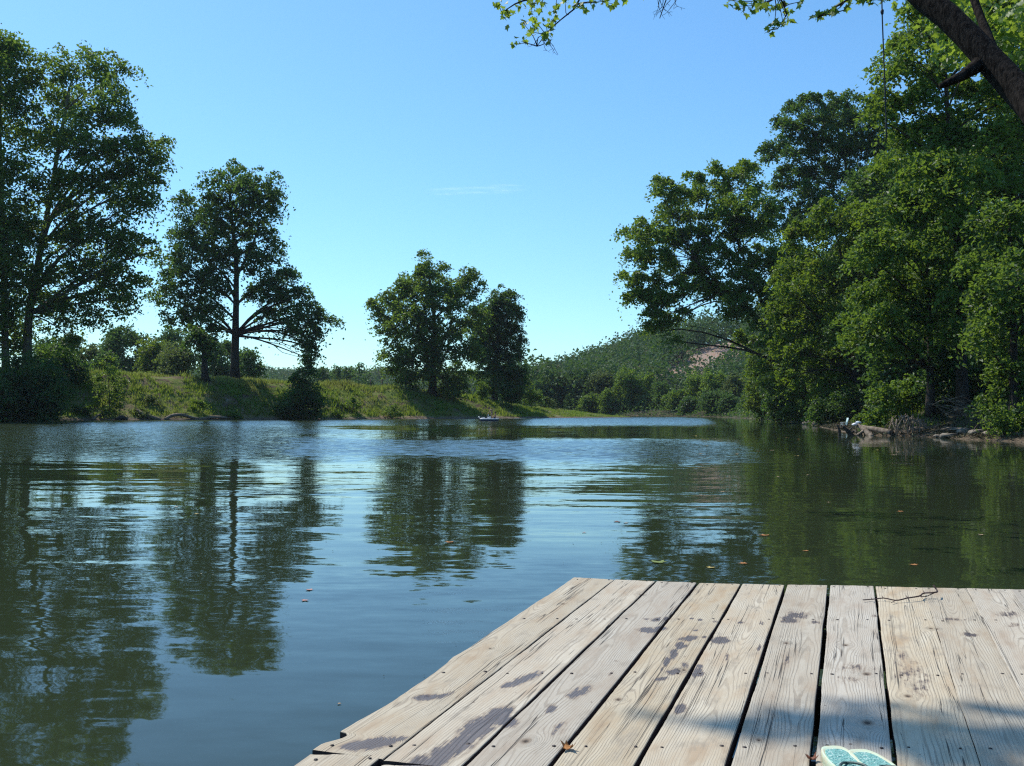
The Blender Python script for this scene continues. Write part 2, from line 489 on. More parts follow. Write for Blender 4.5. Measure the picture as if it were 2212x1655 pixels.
tag(mesh_obj("river_water", [(-160, -60, 0), (120, -60, 0), (120, 275, 0), (-160, 275, 0)], [0, 1, 2, 3], [4], m), kind="structure")

# ------------------------------------------------------------------ trees
def lobes_world(lobes, Y, depth=1.0, dj=0.7, grow=1.12):
    """picture discs (px, py, r[, dy]) at distance Y -> ellipsoids with real depth"""
    out = []
    for l in lobes:
        R = l[2] * grow / FPX * Y
        dy = l[3] if len(l) > 3 else random.uniform(-dj, dj) * R * 1.2
        out.append((at(l[0], l[1], Y + dy), np.array([R, R * depth, R * 0.92])))
    return out


def leaf_cards(C, L, rng, wr=0.62, fold=0.16, up=0.9):
    n = len(C)
    nrm = unit(rng.normal(0, 1, (n, 3)) + np.array([0, 0, up]))
    t = rng.normal(0, 1, (n, 3)) + np.array([0, 0, -0.35])
    u = unit(t - nrm * np.sum(t * nrm, 1, keepdims=True)); v = np.cross(nrm, u)
    l = (L * rng.uniform(0.65, 1.25, n))[:, None]
    f = nrm * l * fold
    V = np.empty((n, 4, 3))
    V[:, 0] = C - u * l * 0.5; V[:, 1] = C + v * l * wr * 0.5 + f - u * l * 0.08
    V[:, 2] = C + u * l * 0.5; V[:, 3] = C - v * l * wr * 0.5 + f - u * l * 0.08
    return V.reshape(-1, 3)


STAR = np.array([(-0.02, 0), (-0.30, 0.10), (-0.42, 0.28), (-0.16, 0.34), (-0.20, 0.62), (0.0, 0.52)] )
STAR = np.array([(0, -0.10), (0.13, 0.02), (0.42, 0.0), (0.34, 0.20), (0.52, 0.46), (0.24, 0.46), (0.16, 0.58), (0.0, 0.92),
                 (-0.16, 0.58), (-0.24, 0.46), (-0.52, 0.46), (-0.34, 0.20), (-0.42, 0.0), (-0.13, 0.02)])


def leaf_stars(C, L, rng, up=0.5):
    n = len(C)
    nrm = unit(rng.normal(0, 1, (n, 3)) + np.array([0, 0, up]))
    t = rng.normal(0, 1, (n, 3)) + np.array([0, 0, -0.7])
    u = unit(t - nrm * np.sum(t * nrm, 1, keepdims=True)); v = np.cross(nrm, u)
    l = L * rng.uniform(0.6, 1.2, n)
    k = len(STAR)
    V = C[:, None, :] + l[:, None, None] * (STAR[None, :, 0:1] * v[:, None, :] + STAR[None, :, 1:2] * u[:, None, :])
    curl = (np.abs(STAR[:, 0]) * 0.35 - (STAR[:, 1] - 0.3) ** 2 * 0.5)
    V = V + l[:, None, None] * curl[None, :, None] * nrm[:, None, :] * rng.uniform(-1, 1, n)[:, None, None]
    return V.reshape(-1, 3)


DENS = 2.1


def crown_points(lobes, leaf, dens, per, rng, csig, shell=0.5, dome=False):
    """cluster centres and leaf centres through the volume of every lobe"""
    CC, P, RN, LI = [], [], [], []
    for li, (c, r) in enumerate(lobes):
        area = PI * r[0] * r[2]
        nl = max(int(DENS * dens * area / (0.31 * leaf * leaf)), 12)
        nc = max(int(nl / per), 3)
        d = unit(rng.normal(0, 1, (nc, 3)))
        rad = rng.uniform(0, 1, nc) ** shell * rng.uniform(0.82, 1.14, nc)
        if dome:                                     # leafy boughs: foliage hangs on the outer, upper side of each
            d[:, 2] = np.where(d[:, 2] < -0.25, -d[:, 2] * 0.8, d[:, 2]); d = unit(d)
            rad = rng.uniform(0.6, 1.12, nc)
        cc = c + d * rad[:, None] * r
        CC.append(cc); LI.append(np.full(nc, li))
        tone = rng.normal(0, 0.2, nc)
        sig = csig * rng.uniform(0.65, 1.3, nc)
        k = rng.poisson(nl / nc, nc) + 2
        idx = np.repeat(np.arange(nc), k)
        off = rng.normal(0, 1, (len(idx), 3)) * np.array([1, 1, 0.48]) * sig[idx][:, None]
        off[:, 2] -= 0.33 * (off[:, 0] ** 2 + off[:, 1] ** 2) / csig
        P.append(cc[idx] + off); RN.append(np.clip(0.45 + tone[idx] + rng.normal(0, 0.17, len(idx)), 0, 1))
    return np.concatenate(CC), np.concatenate(P), np.concatenate(RN), np.concatenate(LI)


def bezier(a, b, c, d, n):
    t = np.linspace(0, 1, n)[:, None]
    return (1 - t) ** 3 * a + 3 * (1 - t) ** 2 * t * b + 3 * (1 - t) * t * t * c + t ** 3 * d


def resample(P, n):
    P = np.asarray(P, float)
    s = np.concatenate([[0], np.cumsum(np.linalg.norm(np.diff(P, axis=0), axis=1))])
    # Catmull-Rom-like smoothing through cubic interpolation of each coordinate
    t = np.linspace(0, s[-1], n)
    m_ = np.gradient(P, s, axis=0)
    i = np.clip(np.searchsorted(s, t, side="right") - 1, 0, len(s) - 2)
    h = (s[i + 1] - s[i])[:, None]; x = ((t - s[i])[:, None]) / h
    return ((2 * x ** 3 - 3 * x ** 2 + 1) * P[i] + (x ** 3 - 2 * x ** 2 + x) * h * m_[i] + (-2 * x ** 3 + 3 * x ** 2) * P[i + 1] + (x ** 3 - x ** 2) * h * m_[i + 1])


def make_tree(name, label, cat, trunk, r0, lobes, leaf, dens, mat, bark=M_BARK, group=None, per=60, csig=0.55, shell=0.42,
              seed=1, limbs=True, twig=0.35, trunks=None, stars=False, r1=0.25, up=0.9, dome=False):
    """trunk: world points root to tip; lobes: world ellipsoids. -> thing > trunk, crown"""
    rng = np.random.default_rng(seed)
    trunk = np.asarray(trunk, float)
    root = thing(name, label, cat, trunk[0], group)
    mb = MB()
    TP = resample(trunk, 14)
    TR = r0 * (1 - (1 - r1) * np.linspace(0, 1, 14) ** 0.8); TR[0] *= 1.35; TR[1] *= 1.08
    TP0 = TP.copy(); TP0[0] -= (TP[1] - TP[0]) * 0.3
    mb.tube(TP0, TR, 10, rough=0.05)
    for (pts, ra, rb) in (trunks or []):
        Q = resample(pts, 10); mb.tube(Q, np.linspace(ra, rb, 10), 8, rough=0.05)
    CC, P, RN, LI = crown_points(lobes, leaf, dens, per, rng, csig, shell, dome)
    if limbs:
        for li, (c, r) in enumerate(lobes):
            hd = np.linalg.norm((TP - c)[:, :2], axis=1)
            cost = np.linalg.norm(TP - c, axis=1) + np.maximum(TP[:, 2] - c[2] + 0.7 * hd, 0) * 2.0
            k = int(np.argmin(cost[3:])) + 3
            a = TP[k]; ln = np.linalg.norm(c - a)
            if ln < 0.3: continue
            ra = min(TR[k] * 0.45, 0.013 * ln + 0.025)
            b = a + (c - a) * 0.35 + np.array([0, 0, 0.10 * ln]) + rng.normal(0, 0.05 * ln, 3)
            d = a + (c - a) * 0.7 + np.array([0, 0, 0.08 * ln]) + rng.normal(0, 0.05 * ln, 3)
            L_ = bezier(a, b, d, c, 8)
            mb.tube(L_, np.linspace(ra, ra * 0.3 + 0.008, 8), 5, cap=False)
            mine = CC[LI == li]
            pick = mine[rng.uniform(0, 1, len(mine)) < twig]
            for q in pick[:26]:
                j = rng.integers(3, 8); s = L_[j]; l2 = np.linalg.norm(q - s)
                mid = (s + q) / 2 + rng.normal(0, 0.10 * l2, 3)
                rt = min(0.010 * l2 + 0.010, 0.06)
                mb.tube(np.array([s, mid, q]), [rt, rt * 0.7, rt * 0.35], 3, cap=False)
    mb.build("trunk", bark, root)
    if stars:
        V = leaf_stars(P, leaf, rng); k = len(STAR)
    else:
        V = leaf_cards(P, leaf, rng, up=up); k = 4
    quads_obj("crown", V, len(P), mat, root, {"rnd": ("FACE", RN)}, k)
    return root


def solve_Y(px, py, Y, back=30.0):
    """distance near Y at which the ground shows at picture height py"""
    ys = np.arange(Y - 6, Y + back, 0.5)
    xs = np.array([at(px, py, y)[0] for y in ys])
    g = ground(xs, ys)
    gp = project(np.stack([xs, ys, g], 1))[1]
    ok = np.where((gp <= py + 1.0) & (g > 0.02))[0]
    return float(ys[ok[0]]) if len(ok) else float(ys[int(np.argmin(gp))])


def tree_px(name, label, cat, tpx, Y, r0, lobes, leaf, dens, mat, ground_snap=True, depth=1.0, dj=0.7, tdy=0.0, back=30.0, grow=1.12, **kw):
    Y0 = Y; Y = solve_Y(tpx[0][0], tpx[0][1], Y, back)
    T = [at(x, y, Y + tdy * i) for i, (x, y) in enumerate(tpx)]
    if ground_snap:
        g = gz(T[0][0], T[0][1])
        T[0] = np.array([T[0][0], T[0][1], g])
        T = [T[0]] + [t for t in T[1:] if t[2] > g + 0.5]
    if kw.get('trunks'): kw['trunks'] = [([CAM + (q - CAM) * (Y / Y0) for q in pts], a, b) for pts, a, b in kw['trunks']]
    return make_tree(name, label, cat, T, r0, lobes_world(lobes, Y, depth, dj, grow), leaf, dens, mat, **kw)


def bush_px(name, label, px_y, Y, lobes, leaf, dens, mat, cat="bush", **kw):
    """low plant: a few stems from the ground into its lobes"""
    low_ = max(lobes, key=lambda l: l[1] + l[2]); Y = solve_Y(low_[0], low_[1] + low_[2] * 0.85, Y, 14)
    lw = lobes_world(lobes, Y)
    c = np.mean([l[0] for l in lw], axis=0)
    g = gz(c[0], c[1])
    root = np.array([c[0], c[1], g])
    T = [root, root * 0.6 + c * 0.4 + np.array([0.05, 0, 0]), np.array([c[0], c[1], max(c[2], g + 0.4)])]
    return make_tree(name, label, cat, T, kw.pop("r0", 0.06), lw, leaf, dens, mat, csig=kw.pop("csig", 0.3), twig=kw.pop("twig", 0.2), **kw)


S = "syc"
# ---- left bank
tree_px("sycamore_tree", "tall dark sycamore cut off by the left edge of the picture", "tree", [(14, 830), (8, 640), (4, 470), (0, 300), (2, 120)], 101, 0.42,
        [(12, 105, 46), (-45, 150, 80), (45, 175, 34), (52, 235, 30), (-20, 260, 70), (20, 350, 40), (-70, 380, 110), (22, 470, 48), (-60, 530, 100), (14, 560, 50), (-30, 650, 70), (24, 650, 40), (-70, 720, 70), (10, 730, 40), (34, 110, 30)],
        0.42, 1.9, G["syc"], bark=M_BARK_PALE, seed=2, csig=0.7)
tree_px("sycamore_tree", "tallest full sycamore on the left bank with a forked grey trunk and broad crown", "tree", [(57, 832), (62, 690), (84, 560), (108, 430), (130, 300), (150, 190)], 104, 0.55,
        [(95, 160, 44), (165, 140, 50), (222, 145, 44), (268, 150, 24), (245, 175, 30), (140, 220, 62), (215, 235, 60), (262, 240, 26), (100, 285, 58), (175, 310, 72), (255, 300, 52),
         (315, 330, 44), (345, 318, 26), (360, 300, 16), (270, 370, 56), (330, 380, 30), (345, 345, 24), (200, 400, 72), (110, 390, 60), (290, 440, 44), (320, 430, 26), (150, 480, 64), (230, 490, 60), (90, 500, 52),
         (285, 530, 44), (255, 580, 50), (320, 520, 22), (345, 540, 18), (195, 570, 56), (120, 580, 52), (60, 600, 48), (275, 640, 38), (230, 640, 44), (300, 600, 26), (160, 640, 40), (95, 660, 44), (195, 680, 26), (120, 700, 40), (60, 720, 36), (155, 730, 22), (50, 480, 40)],
        0.42, 1.35, G["syc"], bark=M_BARK_PALE, seed=3, csig=0.62, trunks=[([at(84, 560, 104), at(110, 470, 105), at(170, 380, 106), at(235, 300, 107)], 0.24, 0.08), ([at(66, 650, 104), at(120, 585, 104), at(180, 560, 103), at(260, 570, 102)], 0.16, 0.05)])
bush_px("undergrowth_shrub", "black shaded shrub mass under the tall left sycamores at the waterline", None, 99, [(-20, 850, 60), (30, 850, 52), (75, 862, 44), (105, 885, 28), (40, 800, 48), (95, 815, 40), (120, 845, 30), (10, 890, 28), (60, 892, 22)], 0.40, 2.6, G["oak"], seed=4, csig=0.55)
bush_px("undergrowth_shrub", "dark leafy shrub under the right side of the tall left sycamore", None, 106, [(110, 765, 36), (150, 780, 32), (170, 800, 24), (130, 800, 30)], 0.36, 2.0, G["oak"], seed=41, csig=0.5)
tree_px("sapling", "slender pale green sapling alone on the grassy left bank", "tree", [(236, 898), (236, 860), (235, 810), (238, 775)], 103, 0.07,
        [(238, 772, 8), (232, 792, 14), (246, 796, 13), (228, 816, 19), (250, 822, 17), (240, 842, 26), (224, 846, 16), (258, 846, 15), (240, 868, 24), (236, 886, 17)], 0.30, 0.9, G["bright"], seed=5, csig=0.34)
tree_px("oak_tree", "lone tree with straight dark trunk and tiered crown, second from left on the bank", "tree", [(507, 822), (508, 740), (510, 650), (510, 560), (500, 470), (495, 400)], 121, 0.62,
        [(492, 380, 30), (527, 385, 34), (462, 408, 34), (572, 405, 34), (595, 432, 26), (540, 430, 46), (487, 445, 46), (405, 432, 24), (420, 470, 36), (455, 480, 44), (390, 500, 24), (575, 475, 36), (530, 500, 42), (592, 510, 22), (400, 525, 32), (440, 545, 40),
         (485, 545, 40), (545, 560, 40), (585, 555, 28), (390, 570, 36), (362, 580, 22), (425, 600, 40), (470, 610, 36), (380, 630, 36), (345, 640, 20), (415, 655, 34), (372, 672, 26), (460, 660, 34), (425, 695, 30), (456, 715, 22), (590, 600, 34), (625, 585, 26), (560, 630, 34), (615, 640, 38), (645, 620, 22), (580, 680, 30),
         (640, 680, 34), (676, 655, 22), (696, 682, 22), (716, 692, 13), (668, 705, 28), (625, 712, 22), (684, 735, 22), (655, 740, 22), (662, 772, 18), (684, 765, 13)],
        0.46, 1.5, G["oak"], seed=6, grow=1.2, csig=0.6, shell=0.45, trunks=[([at(510, 720, 121), at(540, 690, 121), at(590, 660, 120), at(650, 640, 119)], 0.22, 0.06), ([at(509, 650, 121), at(480, 590, 122), at(440, 560, 122)], 0.18, 0.06), ([at(510, 600, 121), at(545, 530, 121), at(570, 450, 121)], 0.2, 0.06)])
tree_px("small_tree", "short dark tree with thick ragged trunk just left of the lone tree", "tree", [(443, 822), (442, 790), (440, 760), (436, 730)], 119, 0.50,
        [(432, 715, 24), (450, 735, 22), (424, 740, 20), (440, 755, 18), (415, 720, 14)], 0.40, 2.2, G["oak"], seed=7, csig=0.45, r1=0.4)
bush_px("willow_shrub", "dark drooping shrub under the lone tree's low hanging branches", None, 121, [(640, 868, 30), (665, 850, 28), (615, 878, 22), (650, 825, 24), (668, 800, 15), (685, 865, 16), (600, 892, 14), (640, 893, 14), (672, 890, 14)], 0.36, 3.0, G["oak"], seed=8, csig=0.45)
tree_px("sycamore_tree", "broad rounded sycamore with twin stems, larger of the pair in mid picture", "tree", [(934, 852), (936, 800), (938, 740), (936, 660), (925, 590)], 146, 0.62,
        [(915, 560, 17), (905, 580, 22), (938, 582, 22), (890, 605, 30), (930, 612, 32), (862, 620, 17), (865, 645, 34), (910, 655, 38), (955, 635, 26), (1010, 590, 17), (1028, 598, 15), (990, 612, 22), (1018, 625, 26), (985, 650, 34), (830, 655, 26), (803, 655, 13), (812, 668, 13), (840, 690, 30), (880, 700, 38), (940, 705, 40),
         (1000, 695, 34), (1030, 680, 22), (852, 725, 22), (900, 750, 38), (960, 755, 38), (1005, 750, 30), (842, 755, 22), (870, 770, 26), (846, 790, 14), (885, 800, 26), (930, 800, 30), (975, 805, 30), (860, 800, 13), (1000, 825, 24), (960, 830, 24), (905, 822, 16), (880, 828, 18), (972, 840, 18)],
        0.46, 1.65, G["syc"], seed=9, grow=1.3, csig=0.55, trunks=[([at(936, 830, 146), at(925, 780, 146), at(910, 720, 146), at(890, 650, 146)], 0.3, 0.1), ([at(936, 800, 146), at(955, 740, 147), at(985, 680, 147)], 0.26, 0.08)])
tree_px("tall_tree", "narrower dense dark tree on the right of the pair in mid picture", "tree", [(1068, 862), (1072, 800), (1075, 740), (1082, 670)], 156, 0.5,
        [(1085, 640, 22), (1105, 650, 20), (1065, 655, 22), (1118, 675, 16), (1082, 680, 32), (1050, 690, 26), (1112, 700, 18), (1075, 715, 32), (1108, 728, 20), (1126, 735, 10), (1050, 740, 26), (1090, 755, 30), (1112, 762, 18), (1060, 780, 24), (1092, 795, 28), (1120, 800, 18), (1075, 820, 26), (1105, 825, 26), (1062, 838, 14), (1128, 825, 12), (1034, 715, 24), (1036, 765, 24), (1042, 808, 20), (1046, 668, 20)],
        0.40, 2.3, G["oak"], seed=10, grow=1.3, csig=0.45)
bush_px("shrub", "dark round shrub at the foot of the narrow mid picture tree", None, 152, [(1108, 845, 20), (1090, 838, 16), (1124, 850, 13), (1100, 862, 12)], 0.36, 2.6, G["oak"], seed=12, csig=0.4)
bush_px("shrub", "small bright green shrub between the two mid picture trees", None, 150, [(1040, 830, 10), (1036, 845, 12), (1047, 848, 11)], 0.30, 2.4, G["bright"], seed=13, csig=0.3)
bush_px("shrub", "light green shrub on the low bank right of the mid picture trees", None, 164, [(1140, 835, 14), (1150, 850, 15), (1136, 858, 12), (1165, 858, 11)], 0.34, 2.4, G["bright"], seed=14, csig=0.35)
bush_px("shrub", "low yellow green shrub nearest the grassy spit on the left bank", None, 178, [(1178, 864, 12), (1192, 872, 9), (1166, 872, 9)], 0.34, 2.4, G["olive"], seed=15, csig=0.3)
for i, (bx, by, r, Y, col, lab) in enumerate((
        (430, 872, 12, 112, "bright", "small green weed clump on the bank slope left of the lone tree's shadow"),
        (330, 860, 10, 110, "olive", "pale olive weed clump halfway up the left bank slope"),
        (505, 890, 12, 115, "bright", "bright green weed clump at the waterline below the lone tree"),
        (760, 868, 12, 131, "bright", "low green weed clump on the bank between lone tree and broad sycamore"),
        (850, 882, 14, 139, "bright", "bright green weed clump on the bank below the broad sycamore"),
        (730, 890, 9, 131, "bright", "small green weed clump by the mud right of the drooping shrub"),
        (300, 885, 11, 107, "olive", "brownish weed clump above the driftwood on the left bank"),
        (180, 880, 13, 103, "oak", "dark weed clump between black shrubs and sapling"))):
    bush_px("weed_clump", lab, None, Y, [(bx, by, r), (bx - r, by + r * 0.5, r * 0.7), (bx + r, by + r * 0.5, r * 0.7)], 0.26, 2.0, G[col], cat="weeds", group="weed clumps on the left bank", seed=60 + i, csig=0.25, limbs=False, r0=0.03)


def gen_tree(name, label, px, top, base, hw, Y, mat, seed, group=None, leaf=0.55, dens=2.0, trunk=0.16, cat="tree", low=0.1):
    """round-crowned tree from its picture box at distance Y"""
    rng = np.random.default_rng(seed); random.seed(seed)
    h = base - top
    x = at(px, base, Y)[0]; g = gz(x, Y)
    bpy_ = project(np.array([[x, Y, g]]))[1][0]
    base = bpy_; h = base - top
    lobes = []
    for k in range(13):
        t = low + (0.9 - low) * (k + rng.uniform(0, 1)) / 13
        w = hw * (0.55 + 0.45 * math.sin(PI * min(t * 0.85 + 0.12, 1)))
        lobes.append((px + rng.uniform(-0.7, 0.7) * w, base - t * h, hw * rng.uniform(0.36, 0.55), rng.uniform(-0.6, 0.6) * hw / FPX * Y))
    lobes.append((px + rng.uniform(-0.2, 0.2) * hw, top + hw * 0.35, hw * 0.38, 0))
    lw = lobes_world(lobes, Y)
    T = [np.array([x, Y, g]), at(px + rng.uniform(-0.1, 0.1) * hw, base - 0.3 * h, Y), at(px, base - 0.6 * h, Y), at(px + rng.uniform(-0.1, 0.1) * hw, base - 0.85 * h, Y)]
    return make_tree(name, label, cat, T, trunk, lw, leaf, dens, G[mat], seed=seed, group=group, csig=leaf * 1.1, per=30, twig=0.0)


GH = "trees in the field behind the left bank"
for i, (px, top, hw, Y, mt, lab) in enumerate((
        (146, 722, 34, 182, "olive", "olive rounded field tree seen right of the tall left sycamore's trunk"),
        (195, 745, 28, 176, "olive", "low olive field tree behind the slender sapling"),
        (256, 700, 36, 205, "far", "tallest dark field tree above and behind the sapling"),
        (300, 715, 32, 210, "far", "dark field tree between the tallest field tree and the yellowish one"),
        (333, 727, 32, 190, "yellow", "yellowish rounded field tree in the middle of the field row"),
        (374, 708, 34, 215, "far", "dark field tree behind the pale grey bush"),
        (396, 742, 34, 178, "olive", "pale greyish bush at the front of the field row"),
        (470, 735, 32, 200, "far", "dark green field tree between the short ragged tree and the lone tree"),
        (505, 740, 28, 208, "far", "dark field tree directly behind the lone tree's trunk"),
        (540, 752, 24, 190, "far", "rounded dark field tree at the right end of the field row"),
        (90, 735, 34, 195, "far", "shaded field tree behind the tall left sycamores"),
        (225, 760, 22, 172, "far", "small field shrub just right of the sapling top"))):
    gen_tree("field_tree", lab, px, top, 812, hw * 1.35, Y, mt, 100 + i, GH, leaf=0.6, dens=2.4, low=0.02)
for i, (px, top, hw, Y, lab) in enumerate((
        (700, 794, 24, 300, "distant tree at the left end of the far clump beyond the field"),
        (728, 788, 22, 310, "distant tree second from left in the far clump beyond the field"),
        (752, 790, 20, 305, "distant tree third from left in the far clump beyond the field"),
        (775, 780, 15, 290, "tallest pointed tree at the right end of the far clump beyond the field"),
        (795, 800, 12, 300, "small low tree closing the right end of the far clump beyond the field"))):
    gen_tree("distant_tree", lab, px, top, 832, hw, Y, "far", 130 + i, "far clump of trees beyond the field", leaf=0.8, dens=2.2, low=0.02)

# ---- trees along the far bank where the river bends
GF = "trees along the far bank at the river bend"
for i, (px, top, hw, Y, mt, lab) in enumerate((
        (1174, 826, 24, 252, "far", "leftmost far bank tree, beside the mid picture pair"),
        (1209, 806, 28, 256, "far", "dark rounded far bank tree above the grassy spit"),
        (1248, 812, 26, 254, "far", "brownish green far bank tree behind the end of the grassy spit"),
        (1272, 850, 20, 243, "bright", "low light green far bank tree at the tip of the spit"),
        (1306, 800, 32, 247, "olive", "olive far bank tree with wide crown right of the spit tip"),
        (1316, 842, 22, 239, "bright", "small bright far bank tree in front of the olive one"),
        (1366, 797, 34, 240, "bright", "tall yellow green far bank tree near the middle of the bend"),
        (1396, 806, 24, 244, "bright", "narrow green far bank tree next to the tall yellow green one"),
        (1432, 824, 28, 236, "far", "dark green far bank tree below the bare rock slope"),
        (1462, 842, 28, 229, "bright", "light green far bank tree leaning over the water left of the dark stems"),
        (1504, 806, 32, 228, "bright", "large far bank tree directly under the rock slope"),
        (1546, 800, 34, 222, "bright", "tallest far bank tree beside the right bank woods"),
        (1592, 806, 34, 216, "olive", "olive far bank tree touching the right bank woods"),
        (1618, 830, 26, 202, "far", "dark far bank tree half hidden by the leaning sycamore"),
        (1540, 846, 26, 214, "far", "low shaded far bank tree with leaning dark stems"),
        (1574, 850, 24, 210, "far", "lowest far bank tree at the right end of the bend"),
        (1236, 858, 20, 250, "far", "low dark far bank tree just above the spit grass"),
        (1400, 856, 20, 235, "far", "shaded low far bank tree at the middle of the bend"),
        (1345, 860, 18, 238, "far", "shaded low far bank tree below the tall yellow green one"),
        (1490, 858, 20, 222, "oak", "darkest low far bank tree under the rock slope"))):
    gen_tree("riverside_tree", lab, px, top, 897, hw, Y, mt, 150 + i, GF, leaf=0.55, dens=2.4, low=0.0)
gen_tree("pine_tree", "single dark pine standing above the hill ridge", 1384, 714, 760, 14, 420, "oak", 190, None, leaf=0.7, dens=1.6, low=0.3)

# ---- right bank woods
tree_px("leaning_sycamore", "bright sycamore leaning out over the river from the right bank", "tree", [(1752, 905), (1730, 830), (1690, 750), (1630, 680), (1560, 620), (1500, 560)], 93, 0.50,
        [(1432, 398, 20), (1420, 392, 12), (1430, 430, 26), (1500, 392, 22), (1478, 420, 24), (1555, 378, 26), (1612, 372, 24), (1590, 400, 30), (1530, 430, 42), (1470, 465, 42), (1372, 488, 20), (1355, 500, 12), (1400, 510, 28), (1430, 520, 36), (1490, 530, 46), (1560, 490, 50), (1620, 450, 40), (1640, 420, 24),
         (1375, 560, 28), (1420, 570, 38), (1370, 605, 26), (1480, 590, 42), (1545, 570, 46), (1610, 530, 46), (1650, 490, 36), (1395, 630, 32), (1375, 650, 24), (1450, 630, 34), (1520, 620, 34), (1590, 620, 44), (1650, 580, 44), (1405, 675, 26), (1440, 690, 24), (1425, 715, 22), (1450, 735, 14), (1480, 680, 18), (1640, 650, 40), (1610, 690, 30), (1680, 640, 34), (1670, 700, 34), (1700, 560, 36), (1690, 770, 26), (1578, 655, 30), (1622, 735, 26), (1662, 745, 32), (1690, 830, 28), (1725, 780, 34), (1400, 650, 26), (1415, 705, 20), (1440, 660, 26), (1545, 630, 30), (1740, 700, 36), (1650, 800, 24), (1720, 850, 26)],
        0.40, 2.3, G["bright"], seed=20, grow=1.2, per=110, csig=0.5, dome=True, dj=1.3, trunks=[([at(1650, 700, 93), at(1560, 650, 92), at(1480, 680, 91), at(1430, 740, 90)], 0.12, 0.02), ([at(1690, 750, 93), at(1640, 640, 94), at(1600, 540, 94), at(1560, 440, 94)], 0.3, 0.06)])
tree_px("walnut_tree", "dark fine leaved tree rising behind the leaning sycamore on the right bank", "tree", [(1880, 800), (1870, 600), (1850, 450), (1820, 330)], 97, 0.45,
        [(1715, 235, 24), (1745, 225, 22), (1790, 228, 30), (1835, 225, 26), (1700, 275, 28), (1760, 275, 42), (1820, 275, 42), (1870, 265, 34), (1680, 320, 28), (1730, 325, 36), (1665, 345, 16), (1790, 330, 44), (1850, 330, 44), (1900, 310, 40), (1715, 370, 34), (1770, 385, 40), (1830, 395, 36), (1700, 405, 28), (1750, 430, 36), (1810, 445, 36), (1690, 450, 26), (1740, 470, 30), (1880, 430, 24), (1930, 340, 40), (1900, 400, 40), (1860, 480, 40), (1790, 480, 34), (1720, 500, 30), (1930, 430, 40), (1680, 500, 30)],
        0.38, 2.2, G["oak"], seed=21, grow=1.2, per=110, csig=0.48, dome=True, dj=1.3)
tree_px("maple_tree", "yellowish green tree in the middle of the right bank woods", "tree", [(1850, 900), (1845, 760), (1830, 620), (1810, 520)], 82, 0.36,
        [(1790, 475, 36), (1840, 470, 36), (1880, 490, 40), (1740, 520, 36), (1800, 530, 46), (1860, 550, 46), (1910, 540, 40), (1730, 580, 40), (1790, 600, 46), (1850, 620, 48), (1720, 640, 38), (1780, 670, 46), (1840, 690, 46), (1900, 650, 44), (1730, 700, 38), (1790, 740, 44), (1750, 760, 32), (1830, 770, 38), (1780, 800, 34), (1820, 830, 30), (1770, 850, 26), (1800, 880, 22), (1690, 600, 30), (1690, 680, 30), (1700, 760, 32), (1700, 820, 30), (1860, 830, 34), (1860, 780, 36), (1930, 600, 44), (1950, 490, 40), (1975, 560, 40), (1940, 430, 34), (1990, 470, 30)],
        0.36, 2.3, G["mixed"], seed=22, grow=1.2, per=110, csig=0.45, dome=True, dj=1.6)
tree_px("vine_tangle", "vine covered low tree at the far end of the right bank woods", "tree", [(1690, 900), (1685, 850), (1670, 790)], 118, 0.2,
        [(1660, 745, 22), (1640, 780, 26), (1672, 790, 28), (1645, 820, 28), (1680, 830, 28), (1640, 855, 24), (1670, 865, 26), (1700, 870, 24), (1650, 882, 18), (1625, 875, 14)], 0.40, 2.4, G["yellow"], seed=23, grow=1.2, per=70, csig=0.45, twig=0.1)
tree_px("tall_maple", "tallest lit tree at the top right rising behind the overhanging trunk", "tree", [(2080, 900), (2075, 700), (2065, 480), (2050, 300), (2040, 120)], 63, 0.35,
        [(1965, 40, 30), (2000, 70, 34), (1960, 100, 34), (1930, 165, 36), (1990, 140, 48), (2060, 90, 50), (2120, 120, 56), (2180, 80, 60), (1915, 215, 34), (1970, 225, 52), (2040, 200, 56), (2110, 220, 58), (2190, 210, 60), (1900, 262, 26), (1955, 300, 44), (2020, 300, 58), (2100, 310, 58), (2180, 310, 60), (2260, 280, 70), (1935, 370, 36), (1990, 390, 50), (2060, 400, 58), (2140, 410, 58), (2210, 420, 60), (2060, 30, 40), (2140, 30, 50), (2240, 150, 60), (2200, 20, 60), (2090, -10, 50), (2180, 500, 60), (2010, 20, 30)],
        0.30, 2.3, G["bright"], seed=24, grow=1.2, per=120, csig=0.42, dome=True, dj=1.8)
tree_px("maple_tree", "mid green tree below the tall lit one, above the bright bank bush", "tree", [(2010, 905), (2010, 780), (2005, 640), (2000, 500)], 58, 0.26,
        [(1930, 450, 40), (1990, 470, 48), (2060, 490, 50), (1920, 530, 40), (1970, 560, 50), (2040, 570, 54), (2100, 560, 50), (1950, 620, 46), (2010, 650, 50), (2080, 650, 52), (1930, 690, 40), (1990, 710, 46), (2050, 725, 44), (1950, 750, 30), (1905, 750, 28), (1905, 620, 34), (2110, 640, 48), (2120, 720, 44), (1890, 690, 36), (1860, 650, 36), (1850, 730, 34), (1880, 560, 36), (1830, 700, 26)],
        0.27, 2.3, G["bright"], seed=25, grow=1.2, per=120, csig=0.38, dome=True, dj=1.8)
